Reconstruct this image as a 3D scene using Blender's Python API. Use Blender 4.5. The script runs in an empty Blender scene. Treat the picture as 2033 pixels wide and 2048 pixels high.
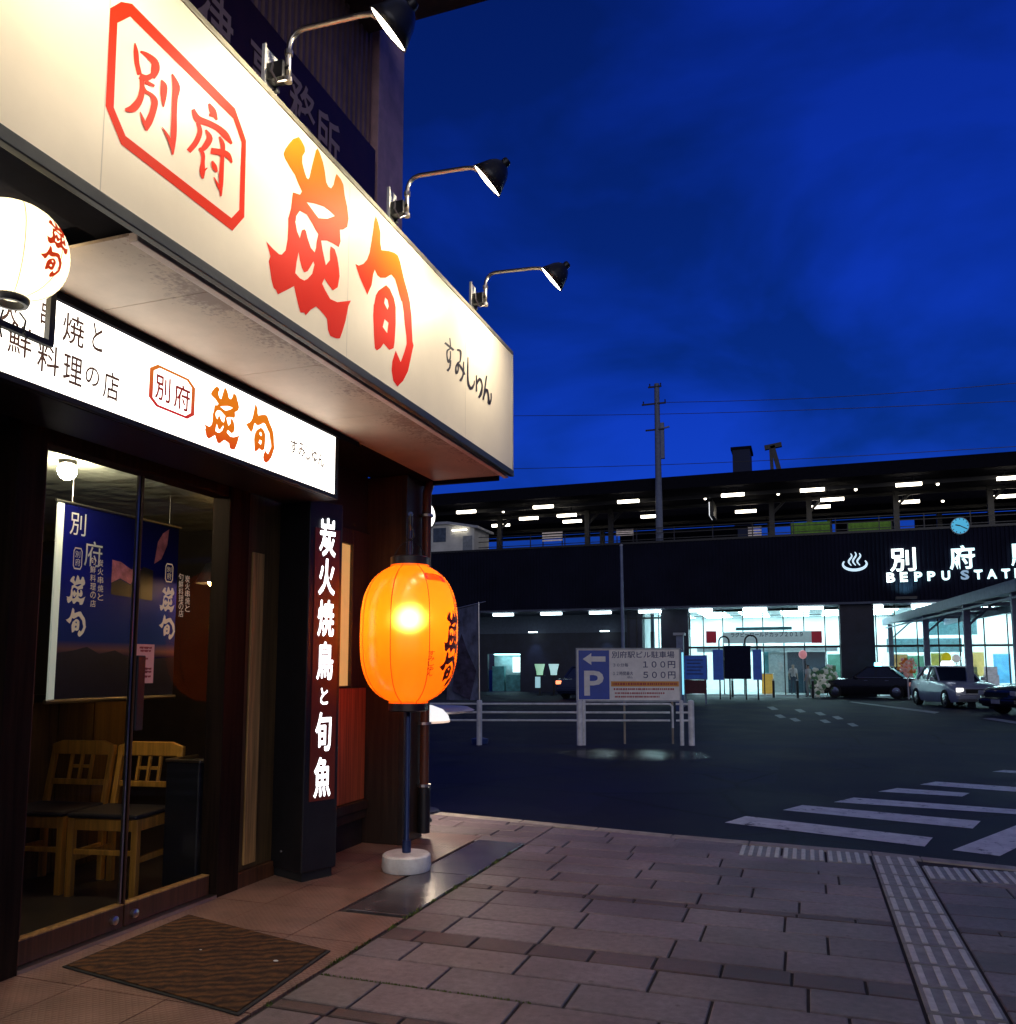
import bpy, bmesh, math, random
from math import sin, cos, pi, radians as R, sqrt, atan2
from mathutils import Vector as V, Matrix as M4
random.seed(7)
SC = bpy.context.scene
COL = SC.collection
# ------------------------------------------------------------------ camera
H, F, CX, CY = 1.35, 1689.4, 1016.5, 1157.1
PIT, YAW = R(6.08), R(19.31)
cd = bpy.data.cameras.new('camera'); cam = bpy.data.objects.new('camera', cd); COL.objects.link(cam)
cam.location = (0, 0, H); cam.rotation_euler = (R(90) + PIT, 0, YAW)
cd.sensor_fit = 'VERTICAL'; cd.sensor_height = 24; cd.sensor_width = 24
cd.lens = F / 2048 * 24; cd.shift_y = (CY - 1024) / 2048
cd.clip_start = .05; cd.clip_end = 3000
SC.camera = cam
# ------------------------------------------------------------------ world
SKYGAIN = .15
w = bpy.data.worlds.new('World'); SC.world = w; w.use_nodes = True
nt = w.node_tree; N = nt.nodes; L = nt.links
bg = N['Background']; bg.inputs[1].default_value = SKYGAIN
sk = N.new('ShaderNodeTexSky'); sk.sky_type = 'NISHITA'; sk.sun_disc = False
sk.sun_elevation = R(3.5); sk.sun_rotation = R(180); sk.ozone_density = 6
mul = N.new('ShaderNodeMix'); mul.data_type = 'RGBA'; mul.blend_type = 'MULTIPLY'; mul.inputs[0].default_value = 1
mul.inputs[7].default_value = (.5, .42, 1.42, 1)
L.new(sk.outputs[0], mul.inputs[6])
tc = N.new('ShaderNodeTexCoord'); mp = N.new('ShaderNodeMapping'); mp.inputs[3].default_value = (1.6, 1.6, 3.4); mp.inputs[1].default_value = (.35, .1, 0)
L.new(tc.outputs['Generated'], mp.inputs[0])
ns = N.new('ShaderNodeTexNoise'); ns.inputs['Scale'].default_value = 1.7; ns.inputs['Detail'].default_value = 5; ns.inputs['Roughness'].default_value = .5; ns.inputs['Distortion'].default_value = .35
L.new(mp.outputs[0], ns.inputs[0])
rp = N.new('ShaderNodeValToRGB'); e = rp.color_ramp.elements
e[0].position = .38; e[0].color = (.45, .62, .52, 1); e[1].position = .6; e[1].color = (1.05, 1.05, 1.12, 1)
L.new(ns.outputs[0], rp.inputs[0])
m2 = N.new('ShaderNodeMix'); m2.data_type = 'RGBA'; m2.blend_type = 'MULTIPLY'; m2.inputs[0].default_value = 1
L.new(mul.outputs[2], m2.inputs[6]); L.new(rp.outputs[0], m2.inputs[7]); # behind the viewpoint and overhead the dusk sky is paler: blend by direction
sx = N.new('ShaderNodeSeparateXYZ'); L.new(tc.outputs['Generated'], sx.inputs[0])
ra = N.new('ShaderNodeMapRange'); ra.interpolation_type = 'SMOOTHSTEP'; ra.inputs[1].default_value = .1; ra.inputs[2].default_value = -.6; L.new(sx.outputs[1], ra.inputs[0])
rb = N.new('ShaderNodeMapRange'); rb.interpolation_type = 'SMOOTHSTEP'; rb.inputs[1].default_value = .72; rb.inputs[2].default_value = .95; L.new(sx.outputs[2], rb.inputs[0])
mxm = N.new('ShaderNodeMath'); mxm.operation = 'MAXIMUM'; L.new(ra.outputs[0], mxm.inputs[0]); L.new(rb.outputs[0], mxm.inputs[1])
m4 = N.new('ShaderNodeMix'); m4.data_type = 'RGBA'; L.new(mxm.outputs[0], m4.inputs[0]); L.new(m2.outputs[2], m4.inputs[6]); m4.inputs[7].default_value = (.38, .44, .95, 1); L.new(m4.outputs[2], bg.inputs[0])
# last glow of the evening sky behind the viewpoint: one very soft, weak, low sun
sl = bpy.data.lights.new('sun', 'SUN'); sl.energy = .6; sl.angle = R(50); sl.color = (.95, .93, 1)
so = bpy.data.objects.new('sun', sl); COL.objects.link(so); so.rotation_euler = V((-.42, 1, -.15)).to_track_quat('-Z', 'Y').to_euler(); so.location = (0, -20, 12)
SC.view_settings.view_transform = 'Standard'; SC.view_settings.look = 'None'
SC.view_settings.exposure = 0; SC.view_settings.gamma = 1
SC.cycles.max_bounces = 8; SC.cycles.transparent_max_bounces = 12
SC.cycles.sample_clamp_indirect = 4; SC.cycles.caustics_reflective = False; SC.cycles.caustics_refractive = False
# strengths of the lamps the place has
SPOT_W, SIGN_E, TUBE_E = 78, 3.2, 7

# ------------------------------------------------------------------ helpers
fw = V((-sin(YAW) * cos(PIT), cos(YAW) * cos(PIT), sin(PIT))); rt = V((cos(YAW), sin(YAW), 0)); up = rt.cross(fw)
def P(x, y, ax, v):                       # where the photograph's point lies on a known wall, floor or ceiling plane
    d = fw + rt * ((x - CX) / F) - up * ((y - CY) / F); i = 'xyz'.index(ax)
    o = V((0, 0, H)); return o + d * ((v - o[i]) / d[i])
MW = {}
def thing(name, label, cat, loc=(0, 0, 0), rz=0, group=None):
    o = bpy.data.objects.new(name, None); COL.objects.link(o); o.empty_display_size = .1
    o.location = loc; o.rotation_euler = (0, 0, rz); o['label'] = label; o['category'] = cat
    if group: o['group'] = group
    MW[o.name] = M4.Translation(V(loc)) @ M4.Rotation(rz, 4, 'Z')
    return o
def tag(o, label, cat, group=None):
    o['label'] = label; o['category'] = cat
    if group: o['group'] = group
    return o
def struct(o, kind='structure'): o['kind'] = kind; return o
def copy_tree(o, parent=None, **kw):
    c = o.copy(); COL.objects.link(c)
    if parent: c.parent = parent
    for k, v in kw.items():
        if k == 'loc': c.location = v
        elif k == 'rz': c.rotation_euler = (0, 0, v)
        else: c[k] = v
    for ch in [x for x in bpy.data.objects if x.parent == o]: copy_tree(ch, c)
    return c
class MB:
    def __init__(s): s.b = bmesh.new(); s.T = M4()
    def v(s, p): return s.b.verts.new(s.T @ V(p))
    def f(s, pts):
        try: return s.b.faces.new([s.v(p) for p in pts])
        except ValueError: return None
    def box(s, x0, x1, y0, y1, z0, z1, T=None):
        vs = [V((x, y, z)) for z in (z0, z1) for y in (y0, y1) for x in (x0, x1)]
        vs = [s.v(T @ p if T else p) for p in vs]
        for q in ((0, 2, 3, 1), (4, 5, 7, 6), (0, 1, 5, 4), (2, 6, 7, 3), (0, 4, 6, 2), (1, 3, 7, 5)):
            s.b.faces.new([vs[i] for i in q])
        return s
    def bar(s, a, b, wd, ht=None, upv=(0, 0, 1)):       # square bar from a to b
        a, b = V(a), V(b); d = b - a; l = d.length; z = d.normalized(); u = V(upv)
        if abs(z.dot(u)) > .95: u = V((1, 0, 0))
        x = u.cross(z).normalized(); y = z.cross(x); ht = ht or wd
        T = M4((x, y, z)).transposed().to_4x4(); T.translation = a
        return s.box(-wd / 2, wd / 2, -ht / 2, ht / 2, 0, l, T)
    def prism(s, pts, off):                            # planar outline swept by off
        off = V(off); a = [s.v(p) for p in pts]; b = [s.v(V(p) + off) for p in pts]; n = len(pts)
        s.b.faces.new(a[::-1]); s.b.faces.new(b)
        for i in range(n): s.b.faces.new((a[i], a[(i + 1) % n], b[(i + 1) % n], b[i]))
        return s
    def tube(s, pts, r, n=10, cap=True):
        pts = [V(p) for p in pts]; rs = r if isinstance(r, (list, tuple)) else [r] * len(pts); rings = []
        x = None
        for i, p in enumerate(pts):
            t = (pts[min(i + 1, len(pts) - 1)] - pts[max(i - 1, 0)]).normalized()
            if x is None:
                u = V((0, 0, 1)) if abs(t.z) < .9 else V((1, 0, 0)); x = u.cross(t).normalized()
            x = (x - t * x.dot(t)).normalized(); y = t.cross(x)
            rings.append([s.v(p + (x * cos(2 * pi * k / n) + y * sin(2 * pi * k / n)) * rs[i]) for k in range(n)])
        for a, b in zip(rings, rings[1:]):
            for k in range(n): s.b.faces.new((a[k], a[(k + 1) % n], b[(k + 1) % n], b[k]))
        if cap: s.b.faces.new(rings[0][::-1]); s.b.faces.new(rings[-1])
        return s
    def lathe(s, prof, c=(0, 0, 0), n=32, axis=None, cap=False):
        c = V(c); T = M4.Translation(c)
        if axis is not None: T = T @ V(axis).to_track_quat('Z', 'Y').to_matrix().to_4x4()
        rings = [[s.v(T @ V((r * cos(2 * pi * k / n), r * sin(2 * pi * k / n), z))) for k in range(n)] for r, z in prof]
        for a, b in zip(rings, rings[1:]):
            for k in range(n): s.b.faces.new((a[k], a[(k + 1) % n], b[(k + 1) % n], b[k]))
        if cap: s.b.faces.new(rings[0][::-1]); s.b.faces.new(rings[-1])
        return s
    def ball(s, c, r, n=16, sc=(1, 1, 1)):
        T = M4.Translation(V(c)) @ M4.Diagonal((*sc, 1))
        bmesh.ops.create_uvsphere(s.b, u_segments=n, v_segments=n // 2 + 2, radius=r, matrix=s.T @ T); return s
    def flat(s, vf, fn):                               # 2-D mesh through a mapping
        vs, fs = vf; q = [s.v(fn(*p)) for p in vs]
        for f in fs:
            try: s.b.faces.new([q[i] for i in f])
            except ValueError: pass
        return s
    def build(s, name, mat, parent=None, loc=None, local=False, smooth=False, bevel=0, rz=0, seg=2, keepn=False):
        me = bpy.data.meshes.new(name)
        if not keepn: bmesh.ops.recalc_face_normals(s.b, faces=s.b.faces)
        s.b.to_mesh(me); s.b.free(); o = bpy.data.objects.new(name, me); COL.objects.link(o)
        for m in (mat if isinstance(mat, (list, tuple)) else [mat]): me.materials.append(m)
        if parent is not None:
            root = parent.parent or parent
            if not local: me.transform(MW[root.name].inverted())
            o.parent = parent
        elif loc is not None:
            Tm = M4.Translation(V(loc)) @ M4.Rotation(rz, 4, 'Z')
            if not local: me.transform(Tm.inverted())
            o.location = loc; o.rotation_euler = (0, 0, rz)
        MW[o.name] = MW.get((parent.parent or parent).name, M4()) if parent is not None else (M4.Translation(V(loc or (0, 0, 0))) @ M4.Rotation(rz, 4, 'Z'))
        if smooth:
            me.polygons.foreach_set('use_smooth', [True] * len(me.polygons))
            if smooth != 'all':
                md = o.modifiers.new('e', 'EDGE_SPLIT'); md.split_angle = R(38)
        if bevel:
            md = o.modifiers.new('b', 'BEVEL'); md.width = bevel; md.segments = seg; md.limit_method = 'ANGLE'
        return o
def mesh2d(ob):
    bpy.context.view_layer.update()
    dg = bpy.context.evaluated_depsgraph_get(); me = ob.evaluated_get(dg).to_mesh()
    vs = [(v.co.x, v.co.y) for v in me.vertices]; fs = [tuple(p.vertices) for p in me.polygons]
    ob.evaluated_get(dg).to_mesh_clear(); bpy.data.objects.remove(ob); return vs, fs
def norm(vf):
    vs, fs = vf; x0 = min(p[0] for p in vs); x1 = max(p[0] for p in vs); y0 = min(p[1] for p in vs); y1 = max(p[1] for p in vs)
    return [((p[0] - x0) / (x1 - x0), (p[1] - y0) / (y1 - y0)) for p in vs], fs
_tc = {}
def text2d(body, bold=0., track=1.):                   # text outline in the unit square
    k = (body, bold, track)
    if k not in _tc:
        c = bpy.data.curves.new('t', 'FONT'); c.body = body; c.offset = bold; c.resolution_u = 3; c.space_character = track
        o = bpy.data.objects.new('t', c); COL.objects.link(o); _tc[k] = norm(mesh2d(o)); bpy.data.curves.remove(c)
    return _tc[k]
def poly2d(loops):
    c = bpy.data.curves.new('p', 'CURVE'); c.dimensions = '2D'; c.fill_mode = 'BOTH'
    for lp in loops:
        s = c.splines.new('POLY'); s.points.add(len(lp) - 1); s.use_cyclic_u = True
        for q, p in zip(s.points, lp): q.co = (p[0], p[1], 0, 1)
    o = bpy.data.objects.new('p', c); COL.objects.link(o); r = mesh2d(o); bpy.data.curves.remove(c); return r
def bold_flat(b, vf, fn, d, nrm, step=.0002):          # heavier strokes: shifted overprints, each a hair proud of the last
    nrm = V(nrm)
    for k, (du, dv) in enumerate(((0, 0), (d, 0), (-d, 0), (0, d), (0, -d), (d * .7, d * .7), (-d * .7, -d * .7))):
        b.flat(vf, lambda u, v, k=k, du=du, dv=dv: V(fn(u + du, v + dv)) + nrm * (step * k))
def wall_x(x, y0, y1, z0, z1):   # unit square on a wall whose face looks towards +x
    return lambda u, v: (x, y0 + (y1 - y0) * u, z0 + (z1 - z0) * v)
def wall_y(y, x0, x1, z0, z1):   # unit square on a wall whose face looks towards -y
    return lambda u, v: (x0 + (x1 - x0) * u, y, z0 + (z1 - z0) * v)
def stroke(pts, sub=4):          # brush stroke: (x, y, width) points -> strip outline
    q = []
    n = len(pts)
    for i in range(n - 1):
        p0, p1, p2, p3 = pts[max(i - 1, 0)], pts[i], pts[i + 1], pts[min(i + 2, n - 1)]
        for k in range(sub):
            t = k / sub
            q.append([.5 * ((2 * b) + (c - a) * t + (2 * a - 5 * b + 4 * c - d) * t * t + (3 * b - a - 3 * c + d) * t ** 3) for a, b, c, d in zip(p0, p1, p2, p3)])
    q.append(list(pts[-1])); vs = []; fs = []
    for i, p in enumerate(q):
        a = q[max(i - 1, 0)]; b = q[min(i + 1, len(q) - 1)]; dx, dy = b[0] - a[0], b[1] - a[1]; l = sqrt(dx * dx + dy * dy) or 1
        nx, ny = -dy / l * p[2] / 2, dx / l * p[2] / 2
        vs += [(p[0] + nx, p[1] + ny), (p[0] - nx, p[1] - ny)]
        if i: fs.append((2 * i - 2, 2 * i - 1, 2 * i + 1, 2 * i))
    return vs, fs
# ------------------------------------------------------------------ materials
def mat(name, col, rough=.6, metal=0., var=.12, scale=6., bump=0., bscale=60., spec=.5, coat=0., emit=None, es=0., alpha=None, aniso=(1, 1, 1), rvar=0.):
    m = bpy.data.materials.new(name); m.use_nodes = True; nt = m.node_tree; N = nt.nodes; L = nt.links
    b = N['Principled BSDF']; c = (*col, 1)
    b.inputs['Roughness'].default_value = rough; b.inputs['Metallic'].default_value = metal
    b.inputs['Specular IOR Level'].default_value = spec; b.inputs['Coat Weight'].default_value = coat
    tc = N.new('ShaderNodeTexCoord'); mp = N.new('ShaderNodeMapping'); mp.inputs[3].default_value = aniso; L.new(tc.outputs['Object'], mp.inputs[0])
    if var:
        n = N.new('ShaderNodeTexNoise'); n.inputs['Scale'].default_value = scale; n.inputs['Detail'].default_value = 6; n.inputs['Roughness'].default_value = .62
        L.new(mp.outputs[0], n.inputs[0]); r = N.new('ShaderNodeValToRGB'); e = r.color_ramp.elements
        e[0].position = .3; e[1].position = .7
        e[0].color = (*[max(0, x * (1 - var * 1.6)) for x in col], 1); e[1].color = (*[min(1, x * (1 + var)) for x in col], 1)
        L.new(n.outputs[0], r.inputs[0]); L.new(r.outputs[0], b.inputs['Base Color'])
        if rvar:
            mr = N.new('ShaderNodeMapRange'); mr.inputs[3].default_value = max(.03, rough - rvar); mr.inputs[4].default_value = min(1, rough + rvar)
            L.new(n.outputs[0], mr.inputs[0]); L.new(mr.outputs[0], b.inputs['Roughness'])
    else: b.inputs['Base Color'].default_value = c
    if bump:
        n2 = N.new('ShaderNodeTexNoise'); n2.inputs['Scale'].default_value = bscale; n2.inputs['Detail'].default_value = 4; L.new(mp.outputs[0], n2.inputs[0])
        bp = N.new('ShaderNodeBump'); bp.inputs['Strength'].default_value = bump; bp.inputs['Distance'].default_value = .02; L.new(n2.outputs[0], bp.inputs['Height']); L.new(bp.outputs[0], b.inputs['Normal'])
    if emit: b.inputs['Emission Color'].default_value = (*emit, 1); b.inputs['Emission Strength'].default_value = es
    return m
def backlit(m, k):                                       # print on a lit sheet: the ink glows in its own colour
    b = m.node_tree.nodes['Principled BSDF']; l = b.inputs['Base Color'].links
    if l: m.node_tree.links.new(l[0].from_socket, b.inputs['Emission Color'])
    else: b.inputs['Emission Color'].default_value = b.inputs['Base Color'].default_value
    b.inputs['Emission Strength'].default_value = k; return m
def glow(name, col, s, base=(.8, .8, .8)):
    m = mat(name, base, .5, var=0, emit=col, es=s); return m
def glass(name, tint=(.9, .93, .93), refl=.8):
    m = bpy.data.materials.new(name); m.use_nodes = True; nt = m.node_tree; N = nt.nodes; L = nt.links
    N.remove(N['Principled BSDF']); o = N['Material Output']
    t = N.new('ShaderNodeBsdfTransparent'); t.inputs[0].default_value = (*tint, 1); g = N.new('ShaderNodeBsdfGlossy'); g.inputs['Roughness'].default_value = .02
    fr = N.new('ShaderNodeFresnel'); fr.inputs[0].default_value = 1.5; mu = N.new('ShaderNodeMath'); mu.operation = 'MULTIPLY'; mu.inputs[1].default_value = refl
    mx = N.new('ShaderNodeMixShader'); L.new(fr.outputs[0], mu.inputs[0])
    ge = N.new('ShaderNodeNewGeometry'); iv = N.new('ShaderNodeMath'); iv.operation = 'SUBTRACT'; iv.inputs[0].default_value = 1; L.new(ge.outputs['Backfacing'], iv.inputs[1]); m3 = N.new('ShaderNodeMath'); m3.operation = 'MULTIPLY'; L.new(mu.outputs[0], m3.inputs[0]); L.new(iv.outputs[0], m3.inputs[1]); L.new(m3.outputs[0], mx.inputs[0]); L.new(t.outputs[0], mx.inputs[1]); L.new(g.outputs[0], mx.inputs[2]); L.new(mx.outputs[0], o.inputs[0])
    return m
def wood(name, col, rough=.45, along='Z', dark=.5):
    m = mat(name, col, rough, var=0); nt = m.node_tree; N = nt.nodes; L = nt.links; b = N['Principled BSDF']
    tc = N.new('ShaderNodeTexCoord'); mp = N.new('ShaderNodeMapping'); s = {'X': (1, 22, 22), 'Y': (22, 1, 22), 'Z': (22, 22, 1)}[along]; mp.inputs[3].default_value = s
    n = N.new('ShaderNodeTexNoise'); n.inputs['Scale'].default_value = 1.6; n.inputs['Detail'].default_value = 7; n.inputs['Distortion'].default_value = .6
    r = N.new('ShaderNodeValToRGB'); e = r.color_ramp.elements; e[0].position = .32; e[0].color = (*[c * dark for c in col], 1); e[1].position = .68; e[1].color = (*[min(1, c * 1.15) for c in col], 1)
    L.new(tc.outputs['Object'], mp.inputs[0]); L.new(mp.outputs[0], n.inputs[0]); L.new(n.outputs[0], r.inputs[0]); L.new(r.outputs[0], b.inputs['Base Color'])
    return m
def ramp_z(name, stops, z0, z1, rough=.35):            # printed colour fade along the height of lettering
    m = mat(name, (1, 1, 1), rough, var=0, spec=.08); nt = m.node_tree; N = nt.nodes; L = nt.links; b = N['Principled BSDF']
    tc = N.new('ShaderNodeTexCoord'); sp = N.new('ShaderNodeSeparateXYZ'); mr = N.new('ShaderNodeMapRange'); mr.inputs[1].default_value = z0; mr.inputs[2].default_value = z1
    r = N.new('ShaderNodeValToRGB'); r.color_ramp.elements.remove(r.color_ramp.elements[1])
    for i, (p, c) in enumerate(stops):
        e = r.color_ramp.elements[0] if i == 0 else r.color_ramp.elements.new(p); e.position = p; e.color = (*c, 1)
    L.new(tc.outputs['Object'], sp.inputs[0]); L.new(sp.outputs[2], mr.inputs[0]); L.new(mr.outputs[0], r.inputs[0]); L.new(r.outputs[0], b.inputs['Base Color'])
    return m
m_asph = mat('asphalt', (.013, .014, .036), .62, spec=.13, var=.5, scale=.55, bump=.4, bscale=70, rvar=.22)
nt = m_asph.node_tree; N = nt.nodes; L = nt.links; bsd = N['Principled BSDF']; srcc = bsd.inputs['Base Color'].links[0].from_socket
tcr = N.new('ShaderNodeTexCoord'); nz = N.new('ShaderNodeTexNoise'); nz.inputs['Scale'].default_value = .9; nz.inputs['Detail'].default_value = 4; L.new(tcr.outputs['Object'], nz.inputs[0])
av = N.new('ShaderNodeMix'); av.data_type = 'RGBA'; av.inputs[0].default_value = .12; L.new(tcr.outputs['Object'], av.inputs[6]); L.new(nz.outputs['Color'], av.inputs[7])
vc = N.new('ShaderNodeTexVoronoi'); vc.feature = 'DISTANCE_TO_EDGE'; vc.inputs['Scale'].default_value = .42; L.new(av.outputs[2], vc.inputs[0]); vr = N.new('ShaderNodeMapRange'); vr.inputs[1].default_value = .0; vr.inputs[2].default_value = .012; vr.inputs[3].default_value = .35; vr.inputs[4].default_value = 1; L.new(vc.outputs['Distance'], vr.inputs[0])
vp_ = N.new('ShaderNodeTexVoronoi'); vp_.distance = 'CHEBYCHEV'; vp_.inputs['Scale'].default_value = .16; L.new(tcr.outputs['Object'], vp_.inputs[0]); sv = N.new('ShaderNodeSeparateColor'); L.new(vp_.outputs['Color'], sv.inputs[0]); pr_ = N.new('ShaderNodeMapRange'); pr_.inputs[3].default_value = .7; pr_.inputs[4].default_value = 1.35; L.new(sv.outputs[0], pr_.inputs[0])
pm = N.new('ShaderNodeMath'); pm.operation = 'MULTIPLY'; L.new(vr.outputs[0], pm.inputs[0]); L.new(pr_.outputs[0], pm.inputs[1]); xm2 = N.new('ShaderNodeMix'); xm2.data_type = 'RGBA'; xm2.blend_type = 'MULTIPLY'; xm2.inputs[0].default_value = 1; L.new(srcc, xm2.inputs[6]); L.new(pm.outputs[0], xm2.inputs[7]); L.new(xm2.outputs[2], bsd.inputs['Base Color'])
m_joint = mat('joint_mortar', (.035, .03, .028), .9, var=.3, scale=9)
m_kerb = mat('kerb_stone', (.36, .33, .3), .75, var=.2, scale=8, bump=.2)
m_black = mat('black_metal', (.012, .012, .015), .4, var=.2, scale=9)
m_bframe = mat('black_green_frame', (.02, .026, .027), .45, var=.25, scale=5, rvar=.12)
m_brown = wood('dark_brown_wood', (.036, .022, .014), .55)
m_brown2 = wood('red_brown_wood', (.11, .042, .02), .45)
m_dark = mat('dark_brown_panel', (.020, .015, .013), .55, var=.3, scale=4, bump=.1)
m_olive = wood('olive_panel', (.12, .075, .03), .5)
m_tan = wood('tan_wood', (.62, .36, .12), .5)
m_alu = mat('aluminium', (.6, .58, .55), .3, metal=1, var=.1)
m_white = mat('white_paint', (.75, .74, .72), .5, var=.1, scale=12)
m_cream = mat('cream_sign_sheet', (.87, .78, .62), .4, var=.04, scale=2, spec=.3)
m_void = mat('matt_black_void', (.009, .009, .015), .95, var=.2, spec=.05)
m_soff = mat('pinkish_soffit_sheet', (.54, .43, .34), .55, var=.12, scale=2.5, bump=.05, bscale=30)
m_glass = glass('door_glass', (.97, .98, .97), .2)
m_ink = mat('dark_ink', (.03, .025, .025), .5, var=0)
m_grey = mat('grey_paint', (.4, .42, .45), .5, var=.15)
m_concrete = mat('concrete', (.3, .31, .33), .8, var=.2, scale=3, bump=.2)
m_steel = mat('blue_grey_steel', (.18, .22, .33), .45, var=.15)
m_navy = mat('navy_panel', (.03, .06, .2), .45, var=.15)
m_rubber = mat('black_rubber', (.015, .015, .016), .75, var=.2)
m_cyanlamp = glow('tube_light_cool', (.72, .95, 1), TUBE_E)
m_warmlamp = glow('tube_light_warm', (1, .9, .72), TUBE_E)
# ================================================================== GROUND
b = MB(); b.f([(-900, -300, -.125), (900, -300, -.125), (900, 900, -.125), (-900, 900, -.125)])
struct(b.build('road', m_asph, loc=(0, 0, -.125)))
KX = [P(x, y, 'z', 0) for x, y in ((850, 1621), (1048, 1640), (1198, 1655), (1347, 1669), (1500, 1682), (1743, 1702), (1840, 1713), (2033, 1733))]
KX = [V((-14, 9.6, 0)), V((-7, 8.25, 0))] + KX + [V((7, KX[-1].y - .1, 0)), V((14, KX[-1].y - .1, 0))]
def yk(x):
    for a, c in zip(KX, KX[1:]):
        if a.x <= x <= c.x: return a.y + (c.y - a.y) * (x - a.x) / (c.x - a.x)
    return KX[0].y if x < KX[0].x else KX[-1].y
# pavement bed, then every slab as its own bevelled block inside one ground object
b = MB(); n = 60; xs = [-14 + 28 * i / n for i in range(n + 1)]
for a, c in zip(xs, xs[1:]): b.f([(a, -8, -.010), (c, -8, -.010), (c, yk(c) - .1, -.010), (a, yk(a) - .1, -.010)])
struct(b.build('pavement_bed', m_joint, loc=(0, 0, 0)))
m_slab = mat('paving_slab', (.255, .205, .215), .5, var=.22, scale=26, bump=.35, bscale=170, rvar=.12)
nt = m_slab.node_tree; bs = nt.nodes['Principled BSDF']; src = bs.inputs['Base Color'].links[0].from_socket
at = nt.nodes.new('ShaderNodeAttribute'); at.attribute_name = 'slab_tone'
st1 = nt.nodes.new('ShaderNodeTexNoise'); st1.inputs['Scale'].default_value = 1.4; st1.inputs['Detail'].default_value = 5
sr = nt.nodes.new('ShaderNodeValToRGB'); sr.color_ramp.elements[0].position = .35; sr.color_ramp.elements[0].color = (.62, .6, .6, 1); sr.color_ramp.elements[1].position = .62
tcs = nt.nodes.new('ShaderNodeTexCoord'); nt.links.new(tcs.outputs['Object'], st1.inputs[0]); nt.links.new(st1.outputs[0], sr.inputs[0])
mm = nt.nodes.new('ShaderNodeMix'); mm.data_type = 'RGBA'; mm.blend_type = 'MULTIPLY'; mm.inputs[0].default_value = 1
mm2 = nt.nodes.new('ShaderNodeMix'); mm2.data_type = 'RGBA'; mm2.blend_type = 'MULTIPLY'; mm2.inputs[0].default_value = 1
nt.links.new(src, mm.inputs[6]); nt.links.new(at.outputs['Color'], mm.inputs[7]); nt.links.new(mm.outputs[2], mm2.inputs[6]); nt.links.new(sr.outputs[0], mm2.inputs[7]); vo = nt.nodes.new('ShaderNodeTexVoronoi'); vo.inputs['Scale'].default_value = 5.5; nt.links.new(tcs.outputs['Object'], vo.inputs[0])
vr = nt.nodes.new('ShaderNodeValToRGB'); vr.color_ramp.elements[0].position = .055; vr.color_ramp.elements[0].color = (.45, .43, .42, 1); vr.color_ramp.elements[1].position = .085; nt.links.new(vo.outputs['Distance'], vr.inputs[0])
mm3 = nt.nodes.new('ShaderNodeMix'); mm3.data_type = 'RGBA'; mm3.blend_type = 'MULTIPLY'; mm3.inputs[0].default_value = .8; nt.links.new(mm2.outputs[2], mm3.inputs[6]); nt.links.new(vr.outputs[0], mm3.inputs[7]); nt.links.new(mm3.outputs[2], bs.inputs['Base Color'])
rows = [(6.62, 6.87, 0), (6.37, 6.62, 0), (6.11, 6.37, 0), (5.86, 6.11, 0), (5.61, 5.86, 0), (5.375, 5.61, 0), (5.12, 5.375, 0), (5.03, 5.12, 1), (4.74, 5.03, 0), (4.44, 4.74, 0), (4.15, 4.44, 0), (3.97, 4.15, 1), (3.70, 3.97, 0), (3.42, 3.70, 0), (3.13, 3.42, 0), (3.04, 3.13, 1)]
y = 3.04
while y > -3: rows += [(y - .28, y, 0)]; y -= .28
y = 6.87
while y < 9.7: rows += [(y, y + .25, 0)]; y += .25
b = MB(); tones = []
def slab(x0, x1, y0, y1, tone):
    g = .0065; x0 += g; x1 -= g; y0 += g; y1 -= g
    t0, t1 = min(y1, yk(x0) - .135), min(y1, yk(x1) - .135)
    if t0 - y0 < .03 or t1 - y0 < .03: return
    z = random.uniform(-.0012, .0012); e_ = .004
    o = [(x0, y0), (x1, y0), (x1, t1), (x0, t0)]; i_ = [(x0 + e_, y0 + e_), (x1 - e_, y0 + e_), (x1 - e_, t1 - e_), (x0 + e_, t0 - e_)]
    B = [b.v((*p, -.012)) for p in o]; Mi = [b.v((*p, z - e_)) for p in o]; T = [b.v((*p, z)) for p in i_]
    b.b.faces.new(T); tones.append(tone)
    for k in range(4):
        b.b.faces.new((Mi[k], Mi[(k + 1) % 4], T[(k + 1) % 4], T[k])); b.b.faces.new((B[k], B[(k + 1) % 4], Mi[(k + 1) % 4], Mi[k])); tones.extend([tone, tone])
for y0, y1, br in rows:
    for xa, xb in ((-2.09, .395), (.70, 7.5), (-13, -2.09)):
        if xa == -13 and y0 < 6.3: continue
        x = xa; first = True
        while x < xb - .02:
            wd = random.choice((.52, .56, .60, .64)) if not br else .3
            if first: wd *= random.uniform(.4, 1); first = False
            x1 = min(x + wd, xb)
            if xb - x1 < .12: x1 = xb
            if -.53 < x < .40 and y0 > 6.3 and xb < .5: x = x1; continue
            if xa > 0 and y1 > 6.2 and x < 2.2: x = x1; continue
            if br: tn = random.uniform(.42, .55); tone = (tn * 1.1, tn * .92, tn * .85)
            else: tn = random.uniform(.74, 1.14); tone = (tn * random.uniform(.96, 1.05), tn, tn * random.uniform(.95, 1.08))
            slab(x, x1, y0, y1, tone); x = x1
for x0, x1, y0, y1 in ((-1.03, -.53, 6.5, 6.96), (1.605, 1.78, 6.2, 6.66), (1.78, 2.2, 6.2, 6.66), (-.53, .39, 6.2, 6.5), (.7, 1.6, 6.12, 6.2)): slab(x0, x1, y0, y1, (.95, .95, .98))
pv = b.build('pavement', m_slab, loc=(0, 0, 0), keepn=True); struct(pv)
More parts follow.
